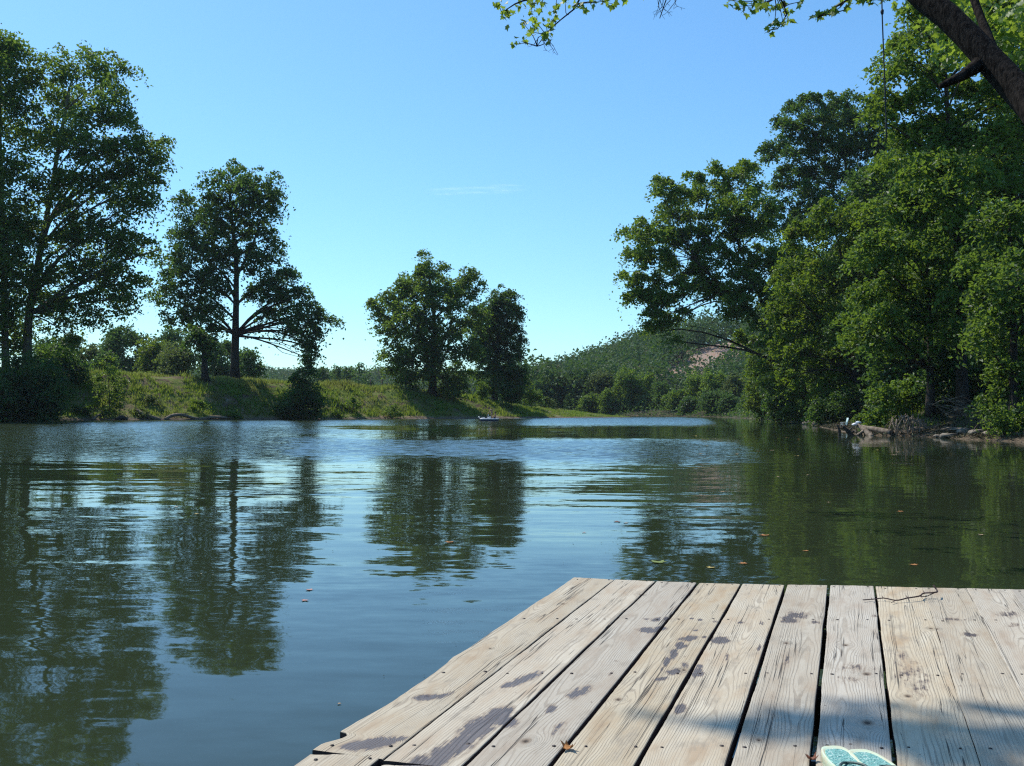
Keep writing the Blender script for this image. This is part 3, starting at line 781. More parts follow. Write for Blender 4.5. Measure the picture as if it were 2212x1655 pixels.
tree_px("shaded_tree", "dark shaded tree along the right edge of the picture", "tree", [(2190, 930), (2190, 760), (2185, 600), (2180, 480)], 54, 0.28,
        [(2150, 490, 48), (2210, 510, 56), (2130, 570, 46), (2190, 590, 54), (2150, 660, 46), (2210, 680, 56), (2130, 730, 36), (2180, 750, 46), (2230, 770, 50), (2160, 810, 34), (2200, 840, 40), (2150, 870, 28), (2190, 900, 32), (2240, 860, 40), (2120, 640, 30)],
        0.26, 2.2, G["syc"], seed=26, grow=1.2, per=120, csig=0.36, dome=True, dj=1.8)
bush_px("riverbank_bush", "large bright bush beside the root tangle on the right bank", None, 56, [(1985, 822, 28), (2008, 835, 22), (1950, 845, 28), (1915, 850, 26), (1980, 862, 32), (1940, 882, 30), (1895, 880, 24), (2015, 870, 22), (1970, 895, 24), (1880, 900, 16), (1905, 905, 20), (2030, 850, 12)], 0.24, 2.3, G["bright"], seed=27, per=50, csig=0.26)
bush_px("riverbank_bush", "small vivid green bush just right of the lawn chair", None, 60, [(1858, 898, 10), (1868, 905, 11), (1850, 908, 9), (1878, 910, 10)], 0.15, 2.4, G["bright"], seed=28, csig=0.16)
bush_px("riverbank_bush", "low yellow green bush at the far point of the right bank", None, 96, [(1700, 885, 14), (1722, 890, 15), (1742, 885, 15), (1715, 900, 10), (1735, 902, 10), (1752, 898, 12)], 0.24, 2.4, G["yellow"], seed=29, csig=0.3)
bush_px("riverbank_bush", "pale leaved low bush at the right edge above the shore rocks", None, 50, [(2150, 895, 18), (2175, 905, 20), (2200, 910, 20), (2165, 922, 14), (2190, 928, 14), (2120, 880, 12)], 0.17, 2.0, G["syc"], seed=30, csig=0.22)
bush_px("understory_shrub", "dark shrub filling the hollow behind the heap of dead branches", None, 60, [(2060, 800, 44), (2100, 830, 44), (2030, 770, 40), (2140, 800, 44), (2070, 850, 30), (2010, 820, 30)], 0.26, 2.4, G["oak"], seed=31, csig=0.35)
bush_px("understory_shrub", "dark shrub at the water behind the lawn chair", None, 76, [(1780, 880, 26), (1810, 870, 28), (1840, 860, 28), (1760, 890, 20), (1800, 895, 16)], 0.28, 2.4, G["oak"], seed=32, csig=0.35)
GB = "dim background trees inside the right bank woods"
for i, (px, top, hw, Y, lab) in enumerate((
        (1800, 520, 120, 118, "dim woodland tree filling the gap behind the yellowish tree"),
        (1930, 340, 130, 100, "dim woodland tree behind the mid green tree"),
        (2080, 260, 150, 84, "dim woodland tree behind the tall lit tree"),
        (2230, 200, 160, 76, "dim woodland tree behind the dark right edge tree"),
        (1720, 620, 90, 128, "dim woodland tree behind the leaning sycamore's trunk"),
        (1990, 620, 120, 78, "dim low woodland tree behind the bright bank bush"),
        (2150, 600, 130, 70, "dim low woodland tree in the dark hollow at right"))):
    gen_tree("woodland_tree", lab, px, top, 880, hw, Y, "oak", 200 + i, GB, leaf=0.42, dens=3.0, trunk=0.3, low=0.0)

# ------------------------------------------------------------------ wooded hills (one mass, nobody could count it)
def hill_forest(name, n, xr, yr, seed, keep, leaf=1.05, cr=(3.0, 7.2), cards=150):
    rng = np.random.default_rng(seed)
    Y = rng.uniform(*yr, n); X = rng.uniform(xr[0], xr[1], n) * Y
    Z = ground(X, Y)
    d, _, _, inside = shore_info(X, Y)
    px, py = project(np.stack([X, Y, Z + 3], 1))
    k = keep(px, py, X, Y, rng) & ~inside & (d > 4)
    X, Y, Z = X[k], Y[k], Z[k]; n = len(X)
    R = rng.uniform(*cr, n); tone = np.clip(rng.normal(0.45, 0.22, n), 0, 1); tone[rng.uniform(0, 1, n) < 0.05] = 0.98
    idx = np.repeat(np.arange(n), cards)
    u = unit(rng.normal(0, 1, (len(idx), 3))); u[:, 2] = np.abs(u[:, 2]) * 1.5 - 0.62
    rad = rng.uniform(0.55, 1.05, len(idx)) * (1 + 0.35 * (vnoise(u[:, 0] * 2.3 + idx * 3.1, u[:, 1] * 2.3 + u[:, 2] * 2, 4) - 0.5))
    C = np.stack([X[idx], Y[idx], Z[idx] + R[idx] * 0.95], 1) + u * (rad * R[idx])[:, None] * np.array([1, 1, 1.25])
    V = leaf_cards(C, leaf, rng, 0.8)
    rn = np.clip(tone[idx] + rng.normal(0, 0.08, len(idx)), 0, 1)
    tag(quads_obj(name, V, len(idx), G["hill"], None, {"rnd": ("FACE", rn)}), kind="stuff")


def keep_right(px, py, X, Y, rng):
    r = np.max([rock_field(px, py - o_) for o_ in (0, 14, 28, 44)], axis=0)
    return rng.uniform(0, 1, len(px)) > np.clip(r * 3.4, 0, 0.94)


hill_forest("hillside_forest", 1900, (-0.02, 0.46), (252, 455), 71, keep_right)
hill_forest("distant_forest", 1500, (-0.32, 0.04), (545, 760), 72, lambda px, py, X, Y, rng: np.ones(len(px), bool), leaf=1.5, cr=(3.5, 6.0), cards=60)

def shore_brush(name, n, xr, yr, seed, mat, leaf):
    rng = np.random.default_rng(seed)
    X = rng.uniform(*xr, n); Y = rng.uniform(*yr, n)
    d, _, kd, ins = shore_info(X, Y)
    k = (~ins) & (kd > 0.5) & (d > 0.2) & (d < 7)
    X, Y, d = X[k], Y[k], d[k]
    Z = ground(X, Y); h = (0.5 + 1.9 * vnoise(X / 2.6, Y / 2.6, seed) * smooth(0, 2.5, d) + 0.5 * smooth(2, 6, d))
    C = np.stack([X + rng.normal(0, .3, len(X)), Y, Z + h * rng.uniform(0.05, 1, len(X)) ** 0.7], 1)
    rn = np.clip(vnoise(X / 2.2, Y / 2.2, seed + 2) * 0.8 + rng.normal(0.1, 0.12, len(X)), 0, 1)
    tag(quads_obj(name, leaf_cards(C, leaf, rng, 0.7), len(C), mat, None, {"rnd": ("FACE", rn)}), kind="stuff")


def shore_litter(name, n, seed):
    rng = np.random.default_rng(seed)
    X = rng.uniform(16, 34, n); Y = rng.uniform(36, 90, n)
    d, _, kd, ins = shore_info(X, Y)
    k = (~ins) & (kd > 0.5) & (d < 9) & (vnoise(X / 0.9, Y / 0.9, seed) > 0.42)
    X, Y = X[k], Y[k]
    C = np.stack([X, Y, ground(X, Y) + rng.uniform(0.01, 0.10, len(X))], 1)
    m_ = leaf_mat(name, [(0, (0.022, 0.018, 0.013)), (0.5, (0.075, 0.052, 0.032)), (0.8, (0.15, 0.105, 0.066)), (1, (0.22, 0.17, 0.11))], trans=(0.05, 0.04, 0.02), tfac=0.1, rough=0.8)
    tag(quads_obj(name, leaf_cards(C, 0.2, rng, 0.35, up=2.0), len(C), m_, None, {"rnd": ("FACE", rng.uniform(0, 1, len(C)))}), kind="stuff")


shore_litter("shore_litter", 60000, 91)
shore_brush("far_bank_brush", 60000, (-30, 46), (92, 262), 81, G["far"], 0.5)

# ------------------------------------------------------------------ grass on the banks
def grass(name, pts, h, rng, stops, wid=0.5, blades=7, dry=None):
    idx = np.repeat(np.arange(len(pts)), blades)
    n = len(idx)
    b = pts[idx] + rng.normal(0, 0.16, (n, 3)) * np.array([1, 1, 0])
    a = rng.uniform(0, 2 * PI, n)
    hh = h[idx] * rng.uniform(0.5, 1.15, n)
    side = np.stack([np.cos(a), np.sin(a), np.zeros(n)], 1) * (0.045 + 0.05 * hh)[:, None] * wid
    tip = b + np.stack([rng.normal(0, 0.28, n) * hh, rng.normal(0, 0.28, n) * hh, hh], 1)
    V = np.empty((n, 3, 3)); V[:, 0] = b - side; V[:, 1] = b + side; V[:, 2] = tip
    tone = vnoise(pts[:, 0] / 3.3, pts[:, 1] / 3.3, 5) * 0.6 + vnoise(pts[:, 0] / 0.9, pts[:, 1] / 0.9, 6) * 0.4
    if dry is not None: tone = tone * 0.75 + dry
    rn = np.clip(tone[idx] + rng.normal(0, 0.1, n), 0, 1)
    mat = leaf_mat(name + "_blades", stops, trans=(0.22, 0.22, 0.04), tfac=0.5, rough=0.7, spec=0.2)
    tag(quads_obj(name, V.reshape(-1, 3), n, mat, None, {"rnd": ("FACE", rn)}, 3), kind="stuff")


rng = np.random.default_rng(5)
n = 90000
X = rng.uniform(-66, 30, n); Y = rng.uniform(88, 215, n)
d, hb, kd, ins = shore_info(X, Y)
k = (~ins) & (kd < 0.5) & (d > 0.9) & (d < 26) & (rng.uniform(0, 1, n) < np.where(d < 12, 1.0, 0.45)) & (vnoise(X / 2.0, Y / 2.0, 8) + 0.35 * rng.uniform(0, 1, n) > 0.47)
X, Y, d, hb = X[k], Y[k], d[k], hb[k]
P = np.stack([X, Y, ground(X, Y) - 0.03], 1)
hgt = 0.32 + 0.6 * vnoise(X / 1.6, Y / 1.6, 77) ** 2 + 0.25 * smooth(6, 12, d) * vnoise(X / 4, Y / 4, 78)
grass("bank_grass", P, hgt * (0.4 + 0.6 * smooth(0.3, 3, hb)), rng, [(0.25, (0.085, 0.160, 0.016)), (0.45, (0.125, 0.180, 0.030)), (0.60, (0.185, 0.170, 0.066)), (0.8, (0.165, 0.115, 0.066))], 1.0, dry=0.34 * smooth(6.5, 10, d) * vnoise(X / 5, Y / 5, 55) * 1.5 + 0.08)
n = 9000
X = rng.uniform(14, 40, n); Y = rng.uniform(40, 130, n)
d, hb, kd, ins = shore_info(X, Y)
k = (~ins) & (kd > 0.5) & (d > 1.6) & (d < 9) & (vnoise(X / 1.5, Y / 1.5, 18) > 0.45)
P = np.stack([X[k], Y[k], ground(X[k], Y[k]) - 0.02], 1)
grass("woodland_grass", P, 0.12 + 0.3 * vnoise(X[k], Y[k], 7), rng, [(0.2, (0.05, 0.085, 0.016)), (0.6, (0.09, 0.12, 0.028)), (1, (0.13, 0.11, 0.05))], 0.8)

# ------------------------------------------------------------------ dock
DZ = 0.55
EDGES = [((1243, 1247), (634, 1655)), ((1327, 1252), (808, 1655)), ((1416, 1256), (999, 1655)), ((1507, 1259), (1187, 1655)), ((1602, 1261), (1374, 1655)), ((1697, 1263.5), (1570, 1655)),
         ((1791, 1264.5), (1755, 1655)), ((1890, 1266.5), (1935, 1655)), ((1993, 1269), (2118, 1655)), ((2089, 1271), (2285, 1655)), ((2184, 1273), (2468, 1655)), ((2282, 1276), (2655, 1655)), ((2380, 1279), (2845, 1655))]
GAPW = [0, 0.024, 0.021, 0.021, 0.020, 0.019, 0.019, 0.017, 0.008, 0.007, 0.008, 0.014, 0]
KNOTS = [(1218, 1304, 0.017), (925, 1505, 0.024), (1338, 1511, 0.017), (1825, 1393, 0.018), (1960, 1503, 0.019), (1385, 1285, 0.014), (2012, 1357, 0.017), (1870, 1455, 0.024), (1872, 1560, 0.026), (1478, 1447, 0.016), (1700, 1390, 0.018), (1135, 1600, 0.022), (2095, 1372, 0.012), (1060, 1400, 0.010), (1640, 1600, 0.014)]
# wet marks on the boards: (px, py, rx, ry, tilt, depth)
WET = [(805, 1606, 62, 15, -8, 1), (760, 1612, 30, 12, 0, 1), (850, 1598, 40, 6, -10, 1), (950, 1635, 85, 20, -34, 1.1), (1030, 1575, 48, 24, -25, 1.1), (1075, 1548, 42, 20, -20, 1.1), (1000, 1605, 50, 22, -36, 1.1), (905, 1655, 60, 20, -20, 1.1), (1100, 1560, 22, 14, 0, 1),
       (1127, 1470, 40, 10, -22, .9), (1095, 1480, 18, 6, -20, .9), (1150, 1460, 24, 8, -20, .8), (925, 1506, 34, 8, -5, 1), (955, 1502, 26, 5, -16, .8), (1400, 1361, 27, 6.5, 4, 1), (1425, 1358, 18, 6, 0, 1), (1418, 1338, 14, 5, -8, .9), (1440, 1337, 12, 5, 0, .9), (1395, 1337, 8, 3, 0, .7),
       (1487, 1379, 24, 6, -5, 1), (1468, 1392, 10, 8, -20, 1), (1472, 1398, 16, 5, -20, .9), (1455, 1412, 10, 14, 25, 1), (1440, 1430, 7, 14, 25, 1), (1430, 1444, 5, 8, 20, .8), (1520, 1376, 9, 3, -6, .9), (1557, 1384, 21, 9, 2, 1.05), (1458, 1451, 22, 8, -6, 1), (1478, 1436, 9, 8, 20, .9), (1508, 1453, 15, 13, -12, 1), (1512, 1440, 10, 6, 0, .9),
       (1470, 1532, 17, 10, -22, 1), (1190, 1531, 16, 9, -28, .9), (1247, 1497, 28, 12, -18, .75), (1262, 1490, 24, 10, -18, .7), (1500, 1362, 10, 3, 0, .7), (1512, 1339, 9, 3, 0, .8), (1495, 1336, 7, 2.5, 0, .7), (1545, 1343, 7, 3, 0, .6), (1600, 1345, 10, 3.5, 0, .7), (1645, 1345, 6, 6, 0, .7), (1640, 1400, 6, 8, 10, .8), (1570, 1420, 5, 9, 12, .6),
       (1720, 1330, 34, 10, -4, .75), (1705, 1340, 20, 9, 0, .85), (1760, 1345, 18, 5, 0, .6), (2095, 1371, 21, 5, 3, .85), (2060, 1338, 32, 4, 3, .55), (2180, 1327, 30, 8, 0, .55), (2190, 1350, 26, 6, 0, .45), (1965, 1452, 38, 36, 0, .42), (1990, 1480, 30, 40, 0, .42), (1948, 1420, 20, 24, 0, .38), (1845, 1443, 56, 14, 0, .40), (1835, 1468, 40, 12, 0, .36), (1200, 1575, 40, 16, -20, .42),
       (1425, 1467, 24, 6, -5, .6), (1700, 1425, 12, 16, 0, .42), (1890, 1330, 12, 5, 0, .4), (1330, 1428, 5, 3, 0, .7), (1320, 1455, 12, 4, -30, .55)]


def plank_fields(P, u, v, seed):
    """ring phase, knot darkness and wetness at points of a board (u across, v along, metres)"""
    px, py = project(P)
    r = random.Random(seed)
    u0 = r.uniform(-0.07, 0.07); dep = r.uniform(0.012, 0.05)
    h = dep + 0.028 * (vnoise(v * 1.6 + seed, 0.5 * np.ones_like(v), seed) - 0.5) * 2 + 0.006 * (vnoise(v * 7 + seed, 0.5 + 0 * v, seed + 1) - 0.5)
    uu = u + 0.007 * (vnoise(v * 3.2, u * 9 + seed, seed + 2) - 0.5) * 2 + 0.0022 * (vnoise(v * 13, u * 30 + seed, seed + 3) - 0.5) * 2
    kn = np.zeros(len(P)); disp = np.zeros(len(P)); inner = np.zeros(len(P)); wsum = np.zeros(len(P))
    for kx, ky, kr in KNOTS:
        c = on_plane(kx, ky, DZ)
        if abs(c[1] - P[:, 1]).min() > 0.2 or np.hypot(P[:, 0] - c[0], P[:, 1] - c[1]).min() > 0.02: continue
        i = np.argmin(np.hypot(P[:, 0] - c[0], P[:, 1] - c[1])); uk, vk = u[i], v[i]
        q = np.sqrt((u - uk) ** 2 + ((v - vk) / 1.5) ** 2)
        disp += (u - uk) * (kr * 1.6) ** 2 / np.maximum(q, kr) ** 2 * np.exp(-(q / (kr * 6)) ** 2)
        kn = np.maximum(kn, np.clip(1 - q / kr, 0, 1)); 
        w_ = smooth(kr * 1.3, kr * 0.8, q); inner = inner * (1 - w_) + q * w_; wsum = np.maximum(wsum, w_)
    base = np.sqrt((uu - u0 - disp) ** 2 + h ** 2)
    phase = (base * (1 - wsum) + inner * wsum) * (r.uniform(120, 200))
    wet = np.zeros(len(P))
    for a, b, rx, ry, tl, dp in WET:
        t = math.radians(tl); dx, dy = px - a, py - b
        q = np.hypot((dx * math.cos(t) + dy * math.sin(t)) / rx, (-dx * math.sin(t) + dy * math.cos(t)) / ry)
        wet = np.maximum(wet, np.clip(1.2 - 0.88 * q, 0, 1) * dp)
    return phase, kn, wet


m, nt, out = new_mat("weathered_boards")
tu, tv, tp, tk, tw, ts = [attr(nt, a) for a in ("u", "v", "phase", "knot", "wet", "seed")]
cm = N(nt, "ShaderNodeCombineXYZ"); nt.links.new(tu, cm.inputs[0]); nt.links.new(tv, cm.inputs[1]); nt.links.new(ts, cm.inputs[2])
uv = cm.outputs[0]
fib = noise(nt, uv, 1.0, 4, 0.65, (420, 9, 7)); fib2 = noise(nt, uv, 1.0, 3, 0.6, (150, 3.0, 7)); blot = noise(nt, uv, 1.0, 4, 0.6, (14, 3.2, 7)); fine = noise(nt, uv, 1.0, 4, 0.7, (260, 120, 7))
ph = math_(nt, "ADD", tp, math_(nt, "MULTIPLY", fib2.outputs[0], 0.55))
ring = math_(nt, "SINE", math_(nt, "MULTIPLY", ph, 2 * PI))
line = maprange(nt, ring, 0.25, 1.0)
gstr = maprange(nt, blot.outputs[0], 0.35, 0.65, 0.25, 0.95)
gl = math_(nt, "MULTIPLY", line, gstr)
c = ramp(nt, blot.outputs[0], [(0.3, (0.40, 0.29, 0.175)), (0.46, (0.47, 0.385, 0.262)), (0.68, (0.54, 0.470, 0.345))])
hue = N(nt, "ShaderNodeHueSaturation"); nt.links.new(c, hue.inputs["Color"])
nt.links.new(maprange(nt, math_(nt, "FRACT", math_(nt, "MULTIPLY", ts, 0.37)), 0, 1, 0.86, 1.08, False), hue.inputs["Value"])
nt.links.new(maprange(nt, math_(nt, "FRACT", math_(nt, "MULTIPLY", ts, 0.73)), 0, 1, 0.65, 1.05, False), hue.inputs["Saturation"])
bl2 = noise(nt, uv, 1.0, 4, 0.65, (16, 5.5, 5))
grey = mixc(nt, maprange(nt, bl2.outputs[0], 0.52, 0.70, 0, 0.55), hue.outputs[0], (0.275, 0.235, 0.180))
c = mixc(nt, math_(nt, "MULTIPLY", gl, 0.58), grey, (0.215, 0.165, 0.115))
c = mixc(nt, maprange(nt, fib.outputs[0], 0.52, 0.72, 0, 0.42), c, (0.27, 0.215, 0.155))
c = mixc(nt, maprange(nt, fine.outputs[0], 0.6, 0.78, 0, 0.35), c, (0.30, 0.26, 0.21))
# long drying cracks
ck = noise(nt, uv, 1.0, 2, 0.5, (52, 0.55, 7), 0.25); ck2 = noise(nt, uv, 1.0, 1, 0.5, (13, 0.8, 9))
ca = math_(nt, "ABSOLUTE", math_(nt, "SUBTRACT", ck.outputs[0], 0.5))
ckm = math_(nt, "MULTIPLY", maprange(nt, ca, 0.012, 0.003), maprange(nt, ck2.outputs[0], 0.50, 0.56))
c = mixc(nt, math_(nt, "MULTIPLY", ckm, 0.9), c, (0.055, 0.042, 0.030))
c = mixc(nt, maprange(nt, tk, 0.05, 0.75, 0, 0.85), c, (0.15, 0.10, 0.062))
c = mixc(nt, maprange(nt, tk, 0.62, 0.8, 0, 0.9), c, (0.05, 0.036, 0.025))
# small dark specks
sp = noise(nt, uv, 1.0, 2, 0.5, (48, 26, 7))
c = mixc(nt, maprange(nt, sp.outputs[0], 0.735, 0.765, 0, 0.75), c, (0.13, 0.085, 0.06))
wn = noise(nt, uv, 1.0, 5, 0.7, (70, 14, 7))
wetv = math_(nt, "ADD", tw, math_(nt, "MULTIPLY", math_(nt, "SUBTRACT", wn.outputs[0], 0.5), 1.0))
wetv = math_(nt, "ADD", wetv, math_(nt, "MULTIPLY", math_(nt, "SUBTRACT", fib2.outputs[0], 0.5), 0.9))
wetv = math_(nt, "ADD", wetv, math_(nt, "MULTIPLY", math_(nt, "SUBTRACT", fib.outputs[0], 0.5), 0.8))
wl = noise(nt, uv, 1.0, 3, 0.6, (38, 17, 9))
wetv = math_(nt, "ADD", wetv, math_(nt, "MULTIPLY", math_(nt, "SUBTRACT", wl.outputs[0], 0.5), 1.1))
wetm = math_(nt, "MULTIPLY", maprange(nt, wetv, 0.42, 0.56), maprange(nt, tw, 0.02, 0.2))
damp = math_(nt, "MULTIPLY", maprange(nt, wetv, 0.16, 0.44), maprange(nt, tw, 0.02, 0.3))
c = mixc(nt, math_(nt, "MULTIPLY", damp, 0.6), c, (0.25, 0.185, 0.13))
c = mixc(nt, math_(nt, "MULTIPLY", wetm, 0.86), c, mixc(nt, line, (0.115, 0.088, 0.078), (0.060, 0.045, 0.042)))
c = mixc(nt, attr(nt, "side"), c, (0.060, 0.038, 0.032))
p = N(nt, "ShaderNodeBsdfPrincipled"); p.inputs["Specular IOR Level"].default_value = 0.35
nt.links.new(c, p.inputs["Base Color"]); nt.links.new(maprange(nt, wetm, 0, 1, 0.78, 0.42, False), p.inputs["Roughness"])
hgt = math_(nt, "SUBTRACT", math_(nt, "MULTIPLY", fib.outputs[0], 0.35), math_(nt, "ADD", math_(nt, "MULTIPLY", gl, 0.5), math_(nt, "MULTIPLY", ckm, 2.2)))
bp = N(nt, "ShaderNodeBump", i_Strength=0.8, i_Distance=0.0016); nt.links.new(hgt, bp.inputs["Height"]); nt.links.new(bp.outputs[0], p.inputs["Normal"])
nt.links.new(p.outputs[0], out.inputs[0])
M_BOARD = m
M_NAIL = simple_mat("rusty_nail", (0.055, 0.036, 0.028), 0.6, 0.5, 200, 0.4)
M_FRAME = simple_mat("frame_timber", (0.10, 0.075, 0.055), 0.85, 0.4, 12, 0.2)

dock = thing("wooden_dock", "weathered plank dock jutting over the water in the foreground", "dock", (1.2, 2.5, 0))


def edge_pt(i, Y):
    a, b = on_plane(*EDGES[i][0], DZ), on_plane(*EDGES[i][1], DZ)
    t = (Y - a[1]) / (b[1] - a[1])
    return a + (b - a) * t


def edge_end(i): return on_plane(*EDGES[i][0], DZ)


NAIL_ME = None
JOIST_Y = [on_plane(1500, 1338, DZ)[1], on_plane(1500, 1455, DZ)[1], on_plane(1500, 1612, DZ)[1], 1.2, 0.3]
NEAR = -0.9


SPAN = np.concatenate([[0, 0.009], np.linspace(0.03, 0.97, 32), [0.991, 1]])


def make_plank(i, yfar_l, yfar_r, ynear, seed, label=None, wob=0.0012, left_edge=None):
    """one board between edge line i and i+1"""
    nxp, vis = 36, 2.02
    rows = []
    ym = (yfar_l + yfar_r) / 2
    ys = np.concatenate([np.arange(ym, max(vis, ynear), -0.012), np.linspace(max(vis, ynear), ynear, 8)[0 if ynear < vis else 7:]])
    T = []
    rnd = random.Random(seed)
    for k, y in enumerate(ys):
        a = edge_pt(i, y); b = edge_pt(i + 1, y)
        a = a + (b - a) / np.linalg.norm(b - a) * GAPW[i] / 2; b = b - (b - a) / np.linalg.norm(b - a) * GAPW[i + 1] / 2
        a = a + np.array([float(vnoise(y * 5 + seed, 0.3, seed)) - 0.5, 0, 0]) * wob * 4 + np.array([float(vnoise(y * 40 + seed, 0.3, seed + 5)) - 0.5, 0, 0]) * wob
        if left_edge is not None: a = a + np.array([left_edge(y), 0, 0])
        b = b + np.array([float(vnoise(y * 5 + seed, 7.3, seed)) - 0.5, 0, 0]) * min(wob, 0.0012) * 3
        s = SPAN
        row = a[None] * (1 - s[:, None]) + b[None] * s[:, None]
        row[:, 1] += (yfar_l - ym) * (1 - s) + (yfar_r - ym) * s
        if k == 0: row[:, 1] += 0.006 * (vnoise(s * 12 + seed, 0.2, seed) - 0.5)
        T.append(row)
    G3 = np.array(T); nr = len(ys)
    width = np.linalg.norm(G3[:, -1] - G3[:, 0], axis=1)
    s = SPAN
    U = (s[None, :] - 0.5) * width[:, None]
    Vv = -np.repeat(ys[:, None], nxp, 1)
    top = G3.reshape(-1, 3)
    phase, kn, wet = plank_fields(top, U.ravel(), Vv.ravel(), seed)
    edge_drop = np.minimum(s, 1 - s) * width[:, None]
    top[:, 2] = DZ + rnd.uniform(-0.0007, 0.0007) - (0.0022 * np.clip(1 - edge_drop / 0.003, 0, 1) ** 2).ravel() - 0.006 * np.clip(kn - 0.55, 0, 1) + 0.0012 * (vnoise(U.ravel() * 30, Vv.ravel() * 2 + seed, seed) - 0.5)
    ring_idx = np.concatenate([np.arange(nxp), np.arange(1, nr) * nxp + nxp - 1, (nr - 1) * nxp + np.arange(nxp - 2, -1, -1), np.arange(nr - 2, 0, -1) * nxp])
    bot = top[ring_idx].copy(); bot[:, 2] = DZ - 0.04
    V = np.concatenate([top, bot])
    q = (np.arange(nr - 1)[:, None] * nxp + np.arange(nxp - 1)[None]).ravel()
    F = np.stack([q, q + nxp, q + nxp + 1, q + 1], 1)
    nb = len(ring_idx); j = np.arange(nb); n0 = len(top)
    F2 = np.stack([ring_idx, ring_idx[(j + 1) % nb], n0 + (j + 1) % nb, n0 + j], 1)
    loops = np.concatenate([F.ravel(), F2.ravel(), (n0 + j)])
    sizes = np.concatenate([np.full(len(F) + len(F2), 4), [nb]])
    ext = lambda a: ("POINT", np.concatenate([np.ravel(a), np.ravel(a)[ring_idx]]))
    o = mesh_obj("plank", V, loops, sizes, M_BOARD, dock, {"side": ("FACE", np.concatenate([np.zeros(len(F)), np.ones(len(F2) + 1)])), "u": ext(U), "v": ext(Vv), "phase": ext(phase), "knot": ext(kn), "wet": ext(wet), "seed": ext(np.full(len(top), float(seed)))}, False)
    if label: o["label"] = label
    # nails over the joists
    global NAIL_ME
    rr = random.Random(seed + 50)
    for jy in [ym - 0.035] + JOIST_Y[:3]:
        if not (ynear + 0.02 < jy < ym): continue
        for t in ((0.16, 0.84) if seed % 2 else (0.2, 0.8)):
            t += rr.uniform(-0.06, 0.06); y = jy + rr.uniform(-0.012, 0.012)
            a, b = edge_pt(i, y), edge_pt(i + 1, y)
            c_ = a + (b - a) * t; c_[2] = DZ + 0.0005
            if NAIL_ME is None:
                mb = MB(); mb.tube([(0, 0, -0.006), (0, 0, 0.0012)], [0.0045, 0.0042], 8)
                no = mb.build("nail", M_NAIL, None); NAIL_ME = no.data
            else:
                no = bpy.data.objects.new("nail", NAIL_ME); COL.objects.link(no)
            no.parent = o; no.location = c_ - base_of(dock)
            no.scale = (rr.uniform(0.8, 1.35),) * 2 + (1,)


def le(y):
    y1 = on_plane(980, 1432, DZ)[1]; y2 = on_plane(735, 1590, DZ)[1]
    w = 0.010 * float(smooth(y1 + 0.05, y1 - 0.05, y)) - 0.014 * float(smooth(y2 + 0.25, y2 + 0.02, y)) + 0.006 * (float(vnoise(y * 3, 0.1, 91)) - 0.5)
    return w + 0.03 * float(smooth(y2 + 0.005, y2 - 0.01, y)) * float(smooth(y2 - 0.09, y2 - 0.03, y))


for i in range(12):
    yl, yr = edge_end(i)[1], edge_end(i + 1)[1]
    jit = random.Random(i).uniform(-0.008, 0.008)
    if i == 0:
        yb = on_plane(760, 1629, DZ)[1]
        make_plank(0, yl, yr, yb, 1, "worn splintered outer board on the dock's left side", 0.002, le)
        make_plank(0, yb - 0.002, yb - 0.003, NEAR, 31, "short outer board butted against the worn one", 0.002, lambda y: -0.006)
    elif i == 1:
        yb = on_plane(980, 1652, DZ)[1]
        make_plank(1, yl, yr, yb, 2, "board with a large wet stain near the bottom of the picture")
        make_plank(1, yb - 0.002, yb - 0.003, NEAR, 32)
    else:
        make_plank(i, yl + jit, yr + jit, NEAR, i + 1)
yf = edge_end(5)[1]
for jy in [yf - 0.06] + JOIST_Y:
    a, b = edge_pt(0, jy), edge_pt(12, jy)
    mb = MB(); a = a + np.array([0.05, 0, 0]); sl = (edge_end(11)[1] - edge_end(1)[1]) / (edge_end(11)[0] - edge_end(1)[0])
    ang = math.atan(sl); Mx = [[math.cos(ang), -math.sin(ang), 0], [math.sin(ang), math.cos(ang), 0], [0, 0, 1]]
    mid = (a + b) / 2; mid[2] = DZ - 0.043 - 0.07; mid[1] += 0.0
    mb.box(mid, (np.linalg.norm(b - a), 0.045, 0.14), Mx); mb.build("joist", M_FRAME, dock, False)
for xx, yy_ in ((edge_pt(0, yf - 0.2)[0] + 0.18, yf - 0.22), (edge_pt(11, yf - 0.2)[0], yf - 0.35), (edge_pt(0, 1.0)[0] + 0.3, 1.05), (edge_pt(11, 1)[0], 0.9)):
    mb = MB(); mb.tube([(xx, yy_, -1.2), (xx, yy_, DZ - 0.06)], 0.08, 10); mb.build("post", M_FRAME, dock)

# ------------------------------------------------------------------ things on the dock
M_SOLE = simple_mat("clear_rubber_sole", (0.60, 0.72, 0.52), 0.25, 0.25, 30, 0.6, col2=(0.66, 0.62, 0.42))
m, nt, out = new_mat("glitter_footbed")
tc = N(nt, "ShaderNodeTexCoord").outputs["Object"]
vo = N(nt, "ShaderNodeTexVoronoi", i_Scale=420.0); nt.links.new(tc, vo.inputs["Vector"])
sp = N(nt, "ShaderNodeSeparateColor"); nt.links.new(vo.outputs["Color"], sp.inputs[0])
c = ramp(nt, sp.outputs[0], [(0.0, (0.04, 0.11, 0.11)), (0.25, (0.12, 0.33, 0.29)), (0.6, (0.20, 0.43, 0.38)), (0.9, (0.30, 0.53, 0.46)), (1, (0.75, 0.82, 0.74))])
p = N(nt, "ShaderNodeBsdfPrincipled", i_Roughness=0.4); nt.links.new(c, p.inputs["Base Color"]); nt.links.new(p.outputs[0], out.inputs[0])
M_FOOT = m
M_STRAP = simple_mat("strap", (0.05, 0.10, 0.09), 0.5, 0.4, 60, 0.5)


